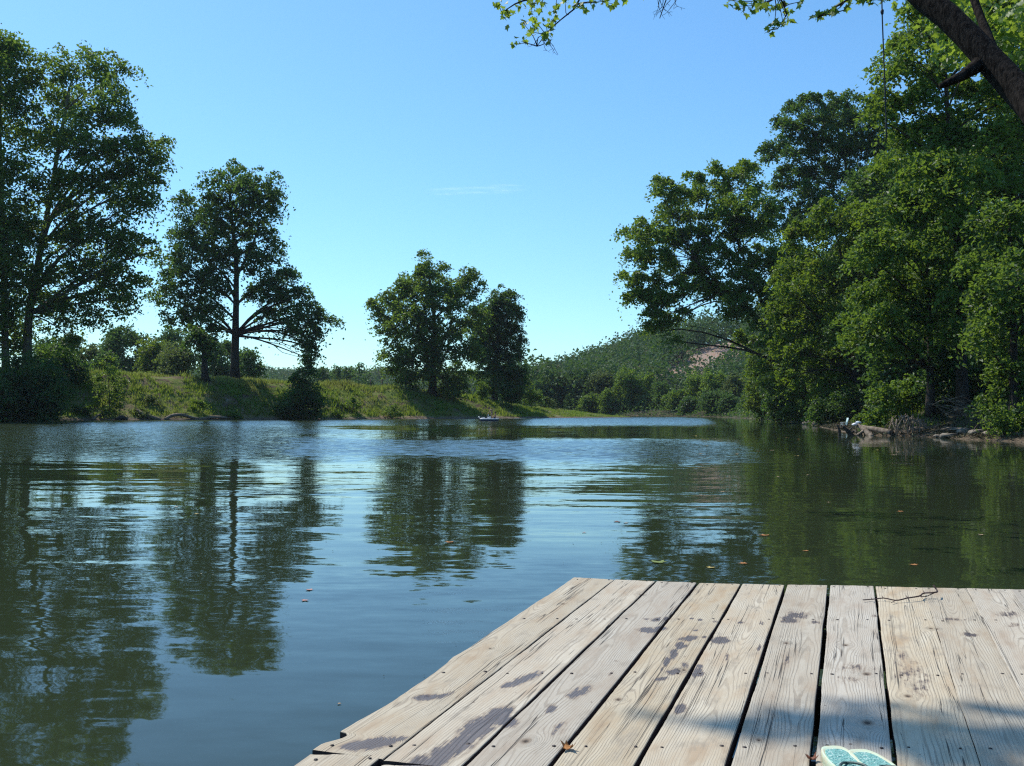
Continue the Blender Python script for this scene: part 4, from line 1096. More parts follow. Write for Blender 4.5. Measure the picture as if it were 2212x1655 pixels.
def sandal(cxp, toe_py, label, rot, mir, hw):
    toe = on_plane(cxp, toe_py, DZ + 0.028)
    Lh = 0.25
    root = thing("flip_flop", label, "sandal", (toe[0], toe[1] - Lh / 2, DZ + 0.0045), "pair of flip flops on the dock")
    t = np.linspace(0, 2 * PI, 40, endpoint=False)
    def outline(k, z):
        yy = np.cos(t) * Lh / 2 * k; w = hw * (0.80 + 0.20 * np.sin((yy / Lh) * 2.4 + 0.2))
        xx = np.sign(np.sin(t)) * np.abs(np.sin(t)) ** 0.55 * (w - hw * (1 - k) * 1.0) + mir * 0.006 * np.cos(t) * (yy > 0)
        c_, s_ = math.cos(rot), math.sin(rot)
        return np.stack([xx * c_ - yy * s_, xx * s_ + yy * c_, np.full_like(xx, z)], 1)
    def ringmesh(rings):
        mb = MB(); n_ = len(t); V = np.concatenate(rings); F = []
        for r in range(len(rings) - 1):
            for j in range(n_): F.append((r * n_ + j, r * n_ + (j + 1) % n_, (r + 1) * n_ + (j + 1) % n_, (r + 1) * n_ + j))
        F.append(tuple((len(rings) - 1) * n_ + j for j in range(n_))); F.append(tuple(range(n_))[::-1])
        mb.add(V + np.array(root.location), F); return mb
    ringmesh([outline(0.97, 0), outline(1.0, 0.006), outline(1.0, 0.020), outline(0.985, 0.027), outline(0.93, 0.030), outline(0.86, 0.026)]).build("sole", M_SOLE, root, True)
    ringmesh([outline(0.85, 0.020), outline(0.85, 0.0262), outline(0.82, 0.0275)]).build("footbed", M_FOOT, root, False)
    mb = MB(); o0 = np.array(root.location)
    c_, s_ = math.cos(rot), math.sin(rot)
    def w(x, y, z): return o0 + np.array([x * c_ - y * s_, x * s_ + y * c_, z])
    for sx in (-1, 1):
        mb.tube(resample([w(0, 0.006, 0.030), w(sx * 0.012, -0.008, 0.034), w(sx * 0.028, -0.035, 0.036), w(sx * hw * 0.84, -0.07, 0.028)], 10), np.linspace(0.0025, 0.004, 10), 6)
    mb.tube([w(0, 0.006, 0.026), w(0, 0.006, 0.031)], [0.0045, 0.004], 6)
    mb.build("strap", M_STRAP, root)
    return root


sandal(1791, 1614, "left turquoise glitter flip flop with pale rubber rim, toe farther forward", 0.02, 1, 0.0405)
sandal(1865, 1621, "right turquoise glitter flip flop with pale rubber rim, close beside the left one", 0.10, -1, 0.0405)

M_TWIG = simple_mat("twig_bark", (0.085, 0.05, 0.045), 0.7, 0.4, 60, 0.3)
tw = thing("twig", "thin reddish twig lying across the far end of the dock", "twig", on_plane(1950, 1290, DZ))
mb = MB()
def dp(px, py, h=0.008):
    q = on_plane(px, py, DZ + h); return q
tpts = [dp(1864, 1296, .010), dp(1890, 1294), dp(1908, 1292, .012), dp(1935, 1297, .010), dp(1960, 1292, .016), dp(1985, 1288, .018), dp(1998, 1281, .02), dp(2018, 1280, .03), dp(2022, 1272, .035), dp(2016, 1264, .05)]
mb.tube(resample(tpts, 30), np.linspace(0.0022, 0.0038, 30), 6)
mb.tube([dp(1935, 1297, .01), dp(1925, 1302, .008)], [0.002, 0.0012], 5)
mb.tube([dp(1985, 1288, .018), dp(2000, 1289, .012), dp(2018, 1281, .02)], [0.0018, 0.002, 0.002], 5)
for q in ((1908, 1292, 1905, 1287), (1960, 1292, 1957, 1286), (1998, 1281, 1994, 1276), (1990, 1287, 1992, 1293), (1884, 1295, 1882, 1291)):
    mb.tube([dp(q[0], q[1], .013), dp(q[2], q[3], .016)], [0.0022, 0.001], 5)
mb.build("stem", M_TWIG, tw)
# splinter crack standing open at the board end
def leaf_thing(name, label, pos, size, mat, rot, curl=0.25, group=None, cat="leaf", tilt=0.0):
    k = len(STAR)
    V = np.stack([STAR[:, 0], STAR[:, 1] - 0.35, curl * (STAR[:, 0] ** 2 * 2.2 + (STAR[:, 1] - 0.35) ** 2)], 1) * size
    c_, s_ = math.cos(rot), math.sin(rot)
    V = V @ np.array([[c_, -s_, 0], [s_, c_, 0], [0, 0, 1]]).T
    if tilt: 
        ct, st = math.cos(tilt), math.sin(tilt); V = V @ np.array([[1, 0, 0], [0, ct, -st], [0, st, ct]]).T
    V[:, 2] -= V[:, 2].min()
    V = np.concatenate([V, V + np.array([0, 0, 0.0012])])
    F = [tuple(range(k))[::-1], tuple(range(k, 2 * k))] + [(j, (j + 1) % k, k + (j + 1) % k, k + j) for j in range(k)]
    mb = MB(); mb.add(V + np.asarray(pos), F)
    o = mb.build(name, mat, None, False, loc=pos)
    return tag(o, label, cat, group)


M_LEAF = {"orange": simple_mat("dry_leaf_orange", (0.46, 0.20, 0.055), 0.7, 0.45, 40, 0.3), "brown": simple_mat("dry_leaf_brown", (0.20, 0.075, 0.04), 0.7, 0.45, 40, 0.3),
          "yellow": simple_mat("leaf_yellow", (0.52, 0.40, 0.12), 0.6, 0.3, 30, 0.3), "tan": simple_mat("leaf_tan", (0.42, 0.30, 0.17), 0.7, 0.3, 30, 0.3),
          "pink": simple_mat("leaf_pinkish", (0.48, 0.25, 0.20), 0.7, 0.3, 30, 0.3), "green": simple_mat("leaf_green", (0.20, 0.25, 0.05), 0.6, 0.3, 30, 0.3)}
q = on_plane(1226, 1617, DZ + 0.004); leaf_thing("dry_leaf", "curled orange dry leaf lying over a gap in the dock boards", (q[0], q[1], DZ + 0.004), 0.036, M_LEAF["orange"], 2.4, 0.9, "dry leaves on the dock")
q = on_plane(1760, 1640, DZ + 0.004); leaf_thing("dry_leaf", "reddish brown dry leaf caught in the gap beside the left flip flop", (q[0] - 0.008, q[1], DZ + 0.004), 0.030, M_LEAF["brown"], 0.4, 0.9, "dry leaves on the dock")

# ------------------------------------------------------------------ leaves afloat
FL = [(1650, 1156, .12, "orange", "largest orange leaf afloat on the dark water right of the tree reflections"), (1605, 1217, .09, "orange", "orange leaf afloat just beyond the dock, left of the largest one"), (1974, 1220, .08, "orange", "orange leaf afloat behind the right half of the dock"),
      (1536, 1226, .08, "yellow", "pale yellow leaf afloat close beyond the dock's far edge"), (1420, 1214, .16, "green", "yellow green leaf afloat in the reflection beyond the dock corner"), (1333, 1127, .10, "brown", "brown leaf afloat at the edge of the striped ripples"), (1352, 1130, .06, "tan", "small tan leaf right beside the brown floating leaf"),
      (972, 1171, .10, "orange", "rusty leaf afloat inside the mid picture tree reflection"), (668, 1274, .06, "pink", "upper of two pinkish leaves afloat left of the dock corner"), (658, 1297, .055, "pink", "lower of two pinkish leaves afloat left of the dock corner"), (733, 1520, .018, "tan", "tiny pale leaf fragment afloat near the dock's left edge"),
      (1262, 1150, .05, "pink", "small pinkish leaf afloat on the bright open water"), (1945, 1105, .10, "orange", "orange leaf afloat far out on the dark right side water"), (1560, 1062, .10, "tan", "tan leaf afloat among the striped ripples on the right"), (1747, 1026, .10, "tan", "pale leaf afloat in the dark water below the yellowish tree"),
      (1500, 941, .30, "yellow", "pale yellow leaf cluster afloat far off near the river bend"), (1515, 1070, .09, "tan", "tan leaf afloat beside the ripples' right end"), (1680, 1030, .10, "tan", "tan leaf afloat in the green reflection right of the ripples"), (2120, 1155, .07, "tan", "tan leaf afloat in the dark water at the right side"), (1740, 1190, .06, "orange", "small orange leaf afloat near the largest orange leaf"),
      (425, 1110, .07, "yellow", "pale leaf afloat in the lone tree's reflection"), (380, 1095, .07, "tan", "tan leaf afloat left of the lone tree's trunk reflection"), (1790, 1085, .06, "tan", "tan leaf afloat in the middle of the dark right side water")]
for i, (px, py, s, cn, lab) in enumerate(FL):
    q = on_plane(px, py, 0.003); leaf_thing("floating_leaf", lab, (q[0], q[1], 0.003), s, M_LEAF[cn], i * 1.7, 0.12, "fallen leaves floating on the river")
rl = random.Random(4)
for i in range(16):
    px, py = rl.uniform(1480, 2000), rl.uniform(930, 985)
    q = on_plane(px, py, 0.003)
    leaf_thing("floating_leaf", "tiny leaf fleck floating on the river off the right bank", (q[0], q[1], 0.003), rl.uniform(0.12, 0.2), M_LEAF[rl.choice(["orange", "tan", "yellow"])], i, 0.12, "fallen leaves floating on the river")

rng = np.random.default_rng(44)
n = 420
sy = 2.4 + 26 * rng.uniform(0, 1, n) ** 1.5; sx = rng.uniform(-0.56, 0.56, n) * sy
k = ~((sy < 4.9) & (sx > -1.0)) & (vnoise(sx / 1.7, sy / 2.5, 12) > 0.35)
sx, sy = sx[k], sy[k]
V = leaf_cards(np.stack([sx, sy, np.full(len(sx), 0.006)], 1), 0.016, rng, 0.7, up=40)
m_ = leaf_mat("water_specks", [(0, (0.02, 0.02, 0.012)), (0.6, (0.06, 0.05, 0.03)), (0.9, (0.2, 0.17, 0.10)), (1, (0.4, 0.36, 0.25))], trans=(0.05, 0.05, 0.02), tfac=0.1)
tag(quads_obj("water_specks", V, len(sx), m_, None, {"rnd": ("FACE", rng.uniform(0, 1, len(sx)))}), kind="stuff")

# ------------------------------------------------------------------ driftwood and shore things
def drift(name, label, pts, radii, mat=M_DRIFT, group=None, branches=(), cat="driftwood"):
    root = thing(name, label, cat, pts[0], group)
    mb = MB(); mb.tube(resample(pts, 12), np.interp(np.linspace(0, 1, 12), np.linspace(0, 1, len(radii)), radii), 8, rough=0.08)
    for bp_, br in branches: mb.tube(resample(bp_, 7), np.linspace(br, br * 0.4, 7), 6, rough=0.08)
    mb.build("wood", mat, root)
    return root


def sp_(px, h, back=0.3, py=None, Y=None):
    """point at the left shoreline under picture column px"""
    i = np.argmin(np.abs(project(np.column_stack([SHP, np.zeros(len(SHP))])[3:16])[0] - px))
    a = np.array([x for x in project(np.column_stack([SHP[3:16], np.zeros(13)]))[0]])
    x = np.interp(px, a, SHP[3:16, 0]); y = np.interp(px, a, SHP[3:16, 1])
    return np.array([x, y + back, h])


GD = "driftwood along the left waterline"
drift("driftwood", "forked pale driftwood branch below the sapling", [sp_(195, 0.05), sp_(205, 0.5), sp_(218, 0.85)], [0.16, 0.12, 0.06], M_DRIFT, GD, [([sp_(205, 0.5), sp_(212, 0.5), sp_(226, 0.95)], 0.1), ([sp_(200, 0.3), sp_(190, 0.7)], 0.06)])
drift("driftwood", "leaning broken trunk on the bank right of the sapling", [sp_(280, 1.2, 1.6), sp_(298, 0.75, 0.9), sp_(330, 0.25, 0.4), sp_(345, 0.1)], [0.10, 0.26, 0.24, 0.1], M_DRIFT, GD)
drift("driftwood", "dark half sunk stump at the foot of the sapling", [sp_(244, 0.05), sp_(256, 0.3), sp_(270, 0.1)], [0.2, 0.28, 0.12], M_DRIFT_DARK, GD)
drift("driftwood", "arched pale driftwood log in the middle of the left waterline", [sp_(352, 0.02), sp_(368, 0.5), sp_(388, 0.62), sp_(410, 0.3), sp_(432, 0.12)], [0.18, 0.2, 0.2, 0.17, 0.08], M_DRIFT, GD, [([sp_(388, 0.6), sp_(398, 0.75), sp_(404, 0.7)], 0.08)])
drift("driftwood", "long low driftwood log at the right end of the left waterline", [sp_(425, 0.1), sp_(450, 0.3), sp_(480, 0.28), sp_(515, 0.08)], [0.1, 0.18, 0.15, 0.06], M_DRIFT, GD)

M_POST = simple_mat("fence_post", (0.13, 0.10, 0.075), 0.9, 0.4, 6, 0.2)
fx = [(800, 150), (825, 152), (876, 156), (902, 158)]
fpos = []
for px, Y in fx:
    x = at(px, 840, Y)[0]; fpos.append(np.array([x, Y, gz(x, Y)]))
fence = thing("wire_fence", "old wire fence with thin wooden posts left of the broad sycamore", "fence", fpos[0])
for f in fpos:
    mb = MB(); mb.tube([f - np.array([0, 0, .2]), f + np.array([0.05, 0, 1.45])], [0.11, 0.09], 7, rough=0.05); mb.build("post", M_POST, fence)
mb = MB()
for h in (0.5, 0.9, 1.25):
    mb.tube(np.array([f + np.array([0, -0.05, h]) for f in fpos]), 0.012, 4)
mb.build("wire", M_POST, fence)

# lawn chair on the right shore
M_ALU = simple_mat("chair_tubing", (0.62, 0.62, 0.60), 0.4, 0.1, 10, 0.5)
M_WEB = simple_mat("chair_webbing", (0.50, 0.66, 0.66), 0.6, 0.15, 25, 0.4)
cy_ = solve_Y(1824, 914, 62, 12); cx_ = at(1824, 914, cy_)[0]; cz_ = gz(cx_, cy_)
chair = thing("lawn_chair", "low pale blue lawn chair standing on the sandy right shore", "chair", (cx_, cy_, cz_))
sc_ = 0.80
def cpt(x, y, z): return np.array([cx_ + x * sc_, cy_ + y * sc_, cz_ + z * sc_])
for y in (-0.25, 0.25):
    mb = MB(); mb.tube([cpt(-0.28, y, 0), cpt(-0.22, y, 0.26), cpt(-0.24, y, 0.42)], 0.018, 6); mb.build("leg", M_ALU, chair)
    mb = MB(); mb.tube([cpt(0.26, y, 0), cpt(0.10, y, 0.26)], 0.018, 6); mb.build("leg", M_ALU, chair)
    mb = MB(); mb.box(cpt(-0.08, y, 0.43), (0.42 * sc_, 0.05, 0.03)); mb.build("armrest", M_ALU, chair)
a_ = 0.22
mb = MB(); mb.box(cpt(-0.03, 0, 0.26), (0.46 * sc_, 0.48 * sc_, 0.03), [[math.cos(.1), 0, math.sin(.1)], [0, 1, 0], [-math.sin(.1), 0, math.cos(.1)]]); mb.build("seat", M_WEB, chair)
mb = MB(); mb.box(cpt(0.26, 0, 0.56), (0.035, 0.48 * sc_, 0.62 * sc_), [[math.cos(a_), 0, math.sin(a_)], [0, 1, 0], [-math.sin(a_), 0, math.cos(a_)]]); mb.build("backrest", M_WEB, chair)

# debris heap
def rs(px, py, Y, dz=0.0):
    p = at(px, py, Y); return np.array([p[0], p[1], p[2] + dz])


mlog = thing("cut_log", "thick sawn log lying at the right waterline with dark cut end", "log", rs(1950, 936, 56.5))
mb = MB(); A, B = rs(1862, 923, 58.5), rs(1921, 934, 56.2); B2 = A + (B - A) * 1.08
mb.tube(resample([A, (A + B2) / 2 + np.array([0, 0, 0.02]), B2], 8), np.linspace(0.13, 0.165, 8), 14, rough=0.03); mb.build("wood", M_DRIFT, mlog)
mb = MB(); T_ = unit(B2 - A); mb.tube([B2 - T_ * 0.02, B2 + T_ * 0.012], [0.15, 0.148], 14); mb.build("cut_end", M_DRIFT_DARK, mlog)
GR = "broken stumps and branches at the right waterline"
drift("stump", "dark upright snag standing in the water below the lawn chair", [rs(1814, 945, 56), rs(1812, 925, 56), rs(1808, 917, 56)], [0.10, 0.08, 0.04], M_DRIFT_DARK, GR)
drift("stump", "dark forked snag leaning between upright snag and pale bags", [rs(1842, 944, 56.5), rs(1830, 930, 56.5), rs(1820, 920, 56.5)], [0.16, 0.12, 0.06], M_DRIFT_DARK, GR, [([rs(1836, 938, 56.5), rs(1846, 930, 56.3), rs(1850, 936, 56)], 0.07), ([rs(1832, 932, 56.5), rs(1842, 922, 56.5)], 0.06), ([rs(1826, 926, 56.5), rs(1806, 925, 56.5), rs(1795, 925, 56.4)], 0.03)])
drift("stump", "brown slanting branch pile holding up the white bags", [rs(1885, 946, 56), rs(1868, 930, 56.8), rs(1852, 918, 57.5)], [0.16, 0.17, 0.1], M_DRIFT, GR, [([rs(1868, 930, 56.8), rs(1855, 938, 56.4), rs(1850, 946, 56)], 0.1)])
tangle = thing("root_tangle", "grey tangle of dead roots hanging over the water under the bright bush", "roots", rs(1960, 920, 55.8))
mb = MB(); rr = random.Random(9)
for k in range(34):
    x0, y0 = rr.uniform(1925, 1985), rr.uniform(893, 915)
    x1, y1 = x0 + rr.uniform(-22, 22), rr.uniform(925, 948)
    a, b = rs(x0, y0, 56 + rr.uniform(-.6, .8)), rs(x1, y1, 55.6 + rr.uniform(-.6, .5))
    mid = (a + b) / 2 + np.array([rr.uniform(-.25, .25), rr.uniform(-.2, .2), rr.uniform(-.1, .15)])
    w_ = rr.uniform(0.008, 0.026); mb.tube(resample([a, mid, b], 6), np.linspace(w_ * 1.4, w_ * 0.7, 6), 5)
for px in (1937, 1973, 1988):
    mb.tube([rs(px, 905, 55.4), rs(px - 2, 945, 55.2)], [0.035, 0.03], 6)
mb.build("roots", M_DRIFT, tangle)
brush = thing("brush_pile", "heap of bleached dead branches on the right bank above the rocks", "branches", rs(2080, 885, 53))
mb = MB()
for k in range(44):
    x0, y0 = rr.uniform(2040, 2105), rr.uniform(862, 900)
    a = rs(x0, y0, 54 + rr.uniform(-1, 1.5)); L_ = rr.uniform(0.4, 1.3); an = rr.uniform(-0.6, 0.6)
    b = a + np.array([L_ * math.cos(an), rr.uniform(-.5, .5), L_ * math.sin(an) * 0.8 - 0.1]) * rr.choice([-1, 1])
    w_ = rr.uniform(0.008, 0.022); mb.tube(resample([a, (a + b) / 2 + np.array([0, 0, rr.uniform(-.1, .15)]), b], 5), np.linspace(w_ * 1.3, w_ * 0.5, 5), 4)
mb.tube(resample([rs(2062, 886, 52.5), rs(2080, 884, 52.5), rs(2105, 877, 52.5)], 8), np.linspace(0.08, 0.06, 8), 7, rough=0.06)
mb.build("sticks", M_DRIFT, brush)
drift("branch", "thin dark arching branch reaching from the rocks at far right", [rs(2095, 948, 50), rs(2106, 925, 50.5), rs(2122, 905, 51)], [0.03, 0.025, 0.012], M_DRIFT_DARK, GR, cat="branch")
drift("driftwood", "low driftwood pole at the waterline by the right edge", [rs(2110, 952, 48.6), rs(2150, 952, 48.2), rs(2190, 947, 48)], [0.03, 0.05, 0.03], M_DRIFT, GR)

M_BAG = simple_mat("white_plastic", (0.82, 0.80, 0.84), 0.45, 0.08, 12, 0.4)
M_BAG2 = simple_mat("white_cloth", (0.76, 0.80, 0.82), 0.7, 0.12, 12, 0.3)
mb = MB(); mb.ball(rs(1846, 917.5, 57.3), (0.17, 0.13, 0.085), 14, 9, 0.25, 3); tag(mb.build("plastic_bag", M_BAG, None, loc=rs(1846, 917.5, 57.3)), "white plastic bag caught on the branch pile, left and lower of two", "bag", "white bags on the branch pile")
mb = MB(); mb.ball(rs(1855, 913, 57.5), (0.15, 0.12, 0.075), 14, 9, 0.35, 8); tag(mb.build("plastic_bag", M_BAG2, None, loc=rs(1855, 913, 57.5)), "crumpled pale bluish bag on the branch pile, right and upper of two", "bag", "white bags on the branch pile")

ROCKS = [(1880, 943, 57, .30, .12, "broad flat tan rock in front of the sawn log"), (1858, 938, 57, .16, .12, "small pale rock under the branch pile"), (2052, 945, 51.5, .5, .14, "long low rock right of the root tangle"), (2080, 938, 52, .35, .16, "rounded brown rock above the long low rock"), (2072, 925, 53, .75, .12, "flat ledge rock below the heap of dead branches"),
         (2110, 942, 50.5, .40, .18, "lumpy brown rock beside the thin arching branch"), (2135, 946, 49.5, .35, .14, "small brown rock right of the arching branch"), (2165, 944, 49, .42, .16, "grey brown rock under the pale leaved low bush"), (2200, 950, 47.5, .40, .13, "low rock at the picture's right edge"), (2025, 947, 52.5, .22, .08, "flat stone just right of the root tangle at water level"),
         (1745, 914, 100, .5, .3, "dark boulder at the far point of the right bank"), (1768, 917, 95, .6, .32, "dark boulder left of the sandy strip on the right shore"), (1722, 909, 112, .6, .25, "small pale rock at the tip of the right bank point"), (1785, 920, 90, .4, .2, "brown boulder where the sandy strip begins")]
for i, (px, py, Y, r, h, lab) in enumerate(ROCKS):
    c = at(px, py, Y); g = gz(c[0], c[1]); c[2] = max(g, 0.0) + h * 0.25 if g > -0.3 else 0.02
    mb = MB(); mb.ball(c, (r, r * 0.8, h), 16, 10, 0.35, i + 20); tag(mb.build("shore_rock", M_ROCK, None, loc=c), lab, "rock", "rocks along the right shore")

# ------------------------------------------------------------------ boat and two people
BY = 119.0
bp0 = on_plane(1057, 909.3, 0.0); bp0 = np.array([at(1057, 909, BY)[0], BY, 0.0])
M_HULL = simple_mat("white_hull", (0.78, 0.78, 0.78), 0.35, 0.06, 6, 0.5)
M_HULLD = simple_mat("dark_hull", (0.018, 0.022, 0.05), 0.4, 0.3, 6, 0.5)
M_MOTOR = simple_mat("motor_black", (0.02, 0.02, 0.022), 0.4, 0.3, 6, 0.5)
M_SEAT = simple_mat("boat_seat", (0.62, 0.70, 0.72), 0.5, 0.15, 8, 0.4)
boat = thing("fishing_boat", "small white fishing boat with dark waterline out on the river", "boat", bp0)
def bw(x, y, z): return bp0 + np.array([x, y, z])
def hull_ring(z, l, w, fl=0):
    t = np.linspace(0, 2 * PI, 28, endpoint=False)
    x = np.sign(np.cos(t)) * np.abs(np.cos(t)) ** 0.55 * l; y = np.sign(np.sin(t)) * np.abs(np.sin(t)) ** 0.6 * w * (1 - 0.25 * np.clip(x / l, 0, 1) ** 3)
    return np.stack([x, y, np.full_like(x, z)], 1) + bp0
def ringstack(rings):
    mb = MB(); n_ = len(rings[0]); F = []
    for r in range(len(rings) - 1):
        for j in range(n_): F.append((r * n_ + j, r * n_ + (j + 1) % n_, (r + 1) * n_ + (j + 1) % n_, (r + 1) * n_ + j))
    F.append(tuple((len(rings) - 1) * n_ + j for j in range(n_))); F.append(tuple(range(n_))[::-1]); mb.add(np.concatenate(rings), F); return mb
ringstack([hull_ring(-0.10, 0.98, 0.50), hull_ring(0.0, 1.08, 0.58), hull_ring(0.20, 1.14, 0.62)]).build("lower_hull", M_HULLD, boat)
ringstack([hull_ring(0.203, 1.15, 0.63), hull_ring(0.30, 1.16, 0.63), hull_ring(0.34, 1.12, 0.60), hull_ring(0.34, 1.02, 0.52), hull_ring(0.27, 1.0, 0.50)]).build("upper_hull", M_HULL, boat)
mb = MB(); mb.box(bw(-0.02, 0, 0.40), (0.42, 0.46, 0.24)); mb.box(bw(-0.72, 0.0, 0.36), (0.36, 0.5, 0.14)); mb.build("seat_base", M_HULL, boat, False)
mb = MB(); mb.box(bw(-0.12, -0.1, 0.64), (0.10, 0.40, 0.34), [[math.cos(.15), 0, -math.sin(.15)], [0, 1, 0], [math.sin(.15), 0, math.cos(.15)]]); mb.box(bw(0.02, -0.1, 0.545), (0.36, 0.40, 0.06)); mb.build("boat_seat", M_SEAT, boat, False)
mb = MB(); mb.tube([bw(-1.2, 0, -0.2), bw(-1.2, 0, 0.35)], 0.045, 8); mb.box(bw(-1.2, 0, 0.28), (0.16, 0.14, 0.22)); mb.build("outboard_motor", M_MOTOR, boat, False)
mb = MB(); mb.ball(bw(-1.22, 0, 0.47), (0.12, 0.09, 0.09), 10, 7); mb.build("motor_cover", M_HULL, boat)
mb = MB()
for x in (0.86, 1.04): mb.tube([bw(x, -0.45, 0.3), bw(x, -0.45, 0.52)], 0.018, 6)
mb.tube([bw(0.86, -0.45, 0.52), bw(1.04, -0.45, 0.52)], 0.018, 6); mb.build("handrail", M_HULL, boat)

M_SKIN = simple_mat("tanned_skin", (0.52, 0.30, 0.18), 0.55, 0.12, 6, 0.4)
M_HAIR = simple_mat("dark_hair", (0.015, 0.011, 0.009), 0.6, 0.3, 40, 0.3)
M_SHORTS = simple_mat("dark_shorts", (0.07, 0.05, 0.09), 0.8, 0.3, 20, 0.2)
M_EYE = simple_mat("eye", (0.03, 0.02, 0.02), 0.3, 0.1, 20, 0.5)


def skin_obj(name, verts, edges, radii, mat, parent, root_i=0, sub=1):
    me = bpy.data.meshes.new(name)
    org = base_of(parent)
    me.from_pydata([tuple(np.asarray(v) - org) for v in verts], edges, [])
    o = bpy.data.objects.new(name, me); COL.objects.link(o); o.parent = parent
    me.materials.append(mat)
    md = o.modifiers.new("Skin", "SKIN"); md.use_smooth_shade = True
    for i, r in enumerate(radii):
        d = me.skin_vertices[0].data[i]; d.radius = (r, r) if not isinstance(r, tuple) else r; d.use_root = (i == root_i)
    ms = o.modifiers.new("Subdivision", "SUBSURF"); ms.levels = sub; ms.render_levels = sub
    return o


def person(label, J, face, group):
    """J: joints in world metres -> person with one continuous body, hair and shorts"""
    root = thing("person", label, "person", J["pelvis"], group)
    V, E, R = [], [], []
    def add(p, r, par=None):
        V.append(np.asarray(p, float)); R.append(r)
        if par is not None: E.append((par, len(V) - 1))
        return len(V) - 1
    f = unit(np.asarray(face, float))
    pel = add(J["pelvis"], (0.15, 0.11)); wa = add(J["waist"], (0.13, 0.095), pel); ch = add(J["chest"], (0.17, 0.115), wa); nk = add(J["neck"], 0.058, ch)
    hd = np.asarray(J["head"], float)
    h0 = add(hd - np.array([0, 0, 0.05]), (0.075, 0.085), nk); h1 = add(hd + np.array([0, 0, 0.05]), (0.075, 0.092), h0); add(hd + np.array([0, 0, 0.10]), 0.05, h1)
    add(hd + f * 0.105 + np.array([0, 0, -0.01]), 0.016, h0)                     # nose
    for s in ("l", "r"):
        sh = add(J["shoulder_" + s], 0.062, ch); el = add(J["elbow_" + s], 0.042, sh); wr = add(J["wrist_" + s], 0.028, el)
        d = unit(np.asarray(J["wrist_" + s], float) - np.asarray(J["elbow_" + s], float)); sidev = unit(np.cross(d, [0.3, 1, 0.2])); nv = np.cross(d, sidev)
        pm = add(V[wr] + d * 0.06, (0.038, 0.018), wr)
        for k, (o_, l) in enumerate(((-0.027, 0.07), (-0.009, 0.08), (0.009, 0.075), (0.027, 0.06))):
            a = add(V[pm] + d * 0.045 + sidev * o_, 0.009, pm); add(V[a] + d * l * 0.7 + nv * 0.03, 0.007, a)
        th = add(V[wr] + d * 0.05 + sidev * 0.045, 0.010, wr); add(V[th] + d * 0.035 + sidev * 0.015 + nv * 0.01, 0.008, th)
        hp = add(J["hip_" + s], 0.09, pel); kn = add(J["knee_" + s], 0.058, hp); an = add(J["ankle_" + s], 0.036, kn)
        add(np.asarray(J["ankle_" + s], float) + f * np.array([1, 1, 0]) * 0.16 + np.array([0, 0, -0.05]), (0.04, 0.025), an)
    skin_obj("body", V, E, R, M_SKIN, root)
    mb = MB(); mb.ball(hd + np.array([0, 0, 0.055]) - f * 0.022, (0.104, 0.104, 0.105), 14, 10, 0.05, 2); mb.build("hair", M_HAIR, root)
    mb = MB()
    s_ = unit(np.cross(f, [0, 0, 1]))
    for k in (-1, 1): mb.ball(hd + f * 0.082 + s_ * 0.032 * k + np.array([0, 0, 0.01]), 0.013, 8, 6)
    mb.build("eyes", M_EYE, root)
    hv = [J["waist"] * 0.35 + J["pelvis"] * 0.65, J["pelvis"], J["hip_l"], J["hip_l"] * 0.35 + J["knee_l"] * 0.65, J["hip_r"], J["hip_r"] * 0.35 + J["knee_r"] * 0.65]
    skin_obj("shorts", hv, [(0, 1), (1, 2), (2, 3), (1, 4), (4, 5)], [(0.148, 0.112), (0.168, 0.128), 0.108, 0.088, 0.108, 0.088], M_SHORTS, root, 1)
    return root


def P3(x, y, z): return bw(x, y, z)
GP = "people on the small fishing boat"
person("person with dark hair standing bent over on the boat, bare back to the right", dict(
    pelvis=P3(0.30, 0.1, 0.92), waist=P3(0.30, 0.1, 1.06), chest=P3(0.20, 0.1, 1.30), neck=P3(0.06, 0.1, 1.44), head=P3(-0.06, 0.1, 1.50),
    shoulder_l=P3(0.13, -0.09, 1.37), elbow_l=P3(0.02, -0.12, 1.14), wrist_l=P3(-0.10, -0.08, 0.96), shoulder_r=P3(0.13, 0.29, 1.37), elbow_r=P3(0.02, 0.32, 1.14), wrist_r=P3(-0.10, 0.28, 0.96),
    hip_l=P3(0.30, 0.01, 0.86), knee_l=P3(0.26, -0.01, 0.60), ankle_l=P3(0.30, 0.0, 0.36), hip_r=P3(0.30, 0.19, 0.86), knee_r=P3(0.25, 0.21, 0.60), ankle_r=P3(0.29, 0.2, 0.36)), (-1, -0.1, -0.35), GP)
person("person with dark hair and bare shoulders sitting low at the right end of the boat", dict(
    pelvis=P3(0.74, 0.05, 0.40), waist=P3(0.75, 0.05, 0.54), chest=P3(0.72, 0.05, 0.72), neck=P3(0.72, 0.05, 0.86), head=P3(0.70, 0.05, 0.97),
    shoulder_l=P3(0.70, -0.13, 0.80), elbow_l=P3(0.60, -0.18, 0.60), wrist_l=P3(0.46, -0.14, 0.52), shoulder_r=P3(0.70, 0.23, 0.80), elbow_r=P3(0.60, 0.28, 0.60), wrist_r=P3(0.46, 0.22, 0.52),
    hip_l=P3(0.70, -0.05, 0.40), knee_l=P3(0.42, -0.08, 0.54), ankle_l=P3(0.40, -0.08, 0.36), hip_r=P3(0.70, 0.15, 0.40), knee_r=P3(0.42, 0.18, 0.54), ankle_r=P3(0.40, 0.18, 0.36)), (-1, -0.4, 0), GP)

# ------------------------------------------------------------------ overhanging tree above the dock
def op(px, py, Y): return at(px, py, Y)


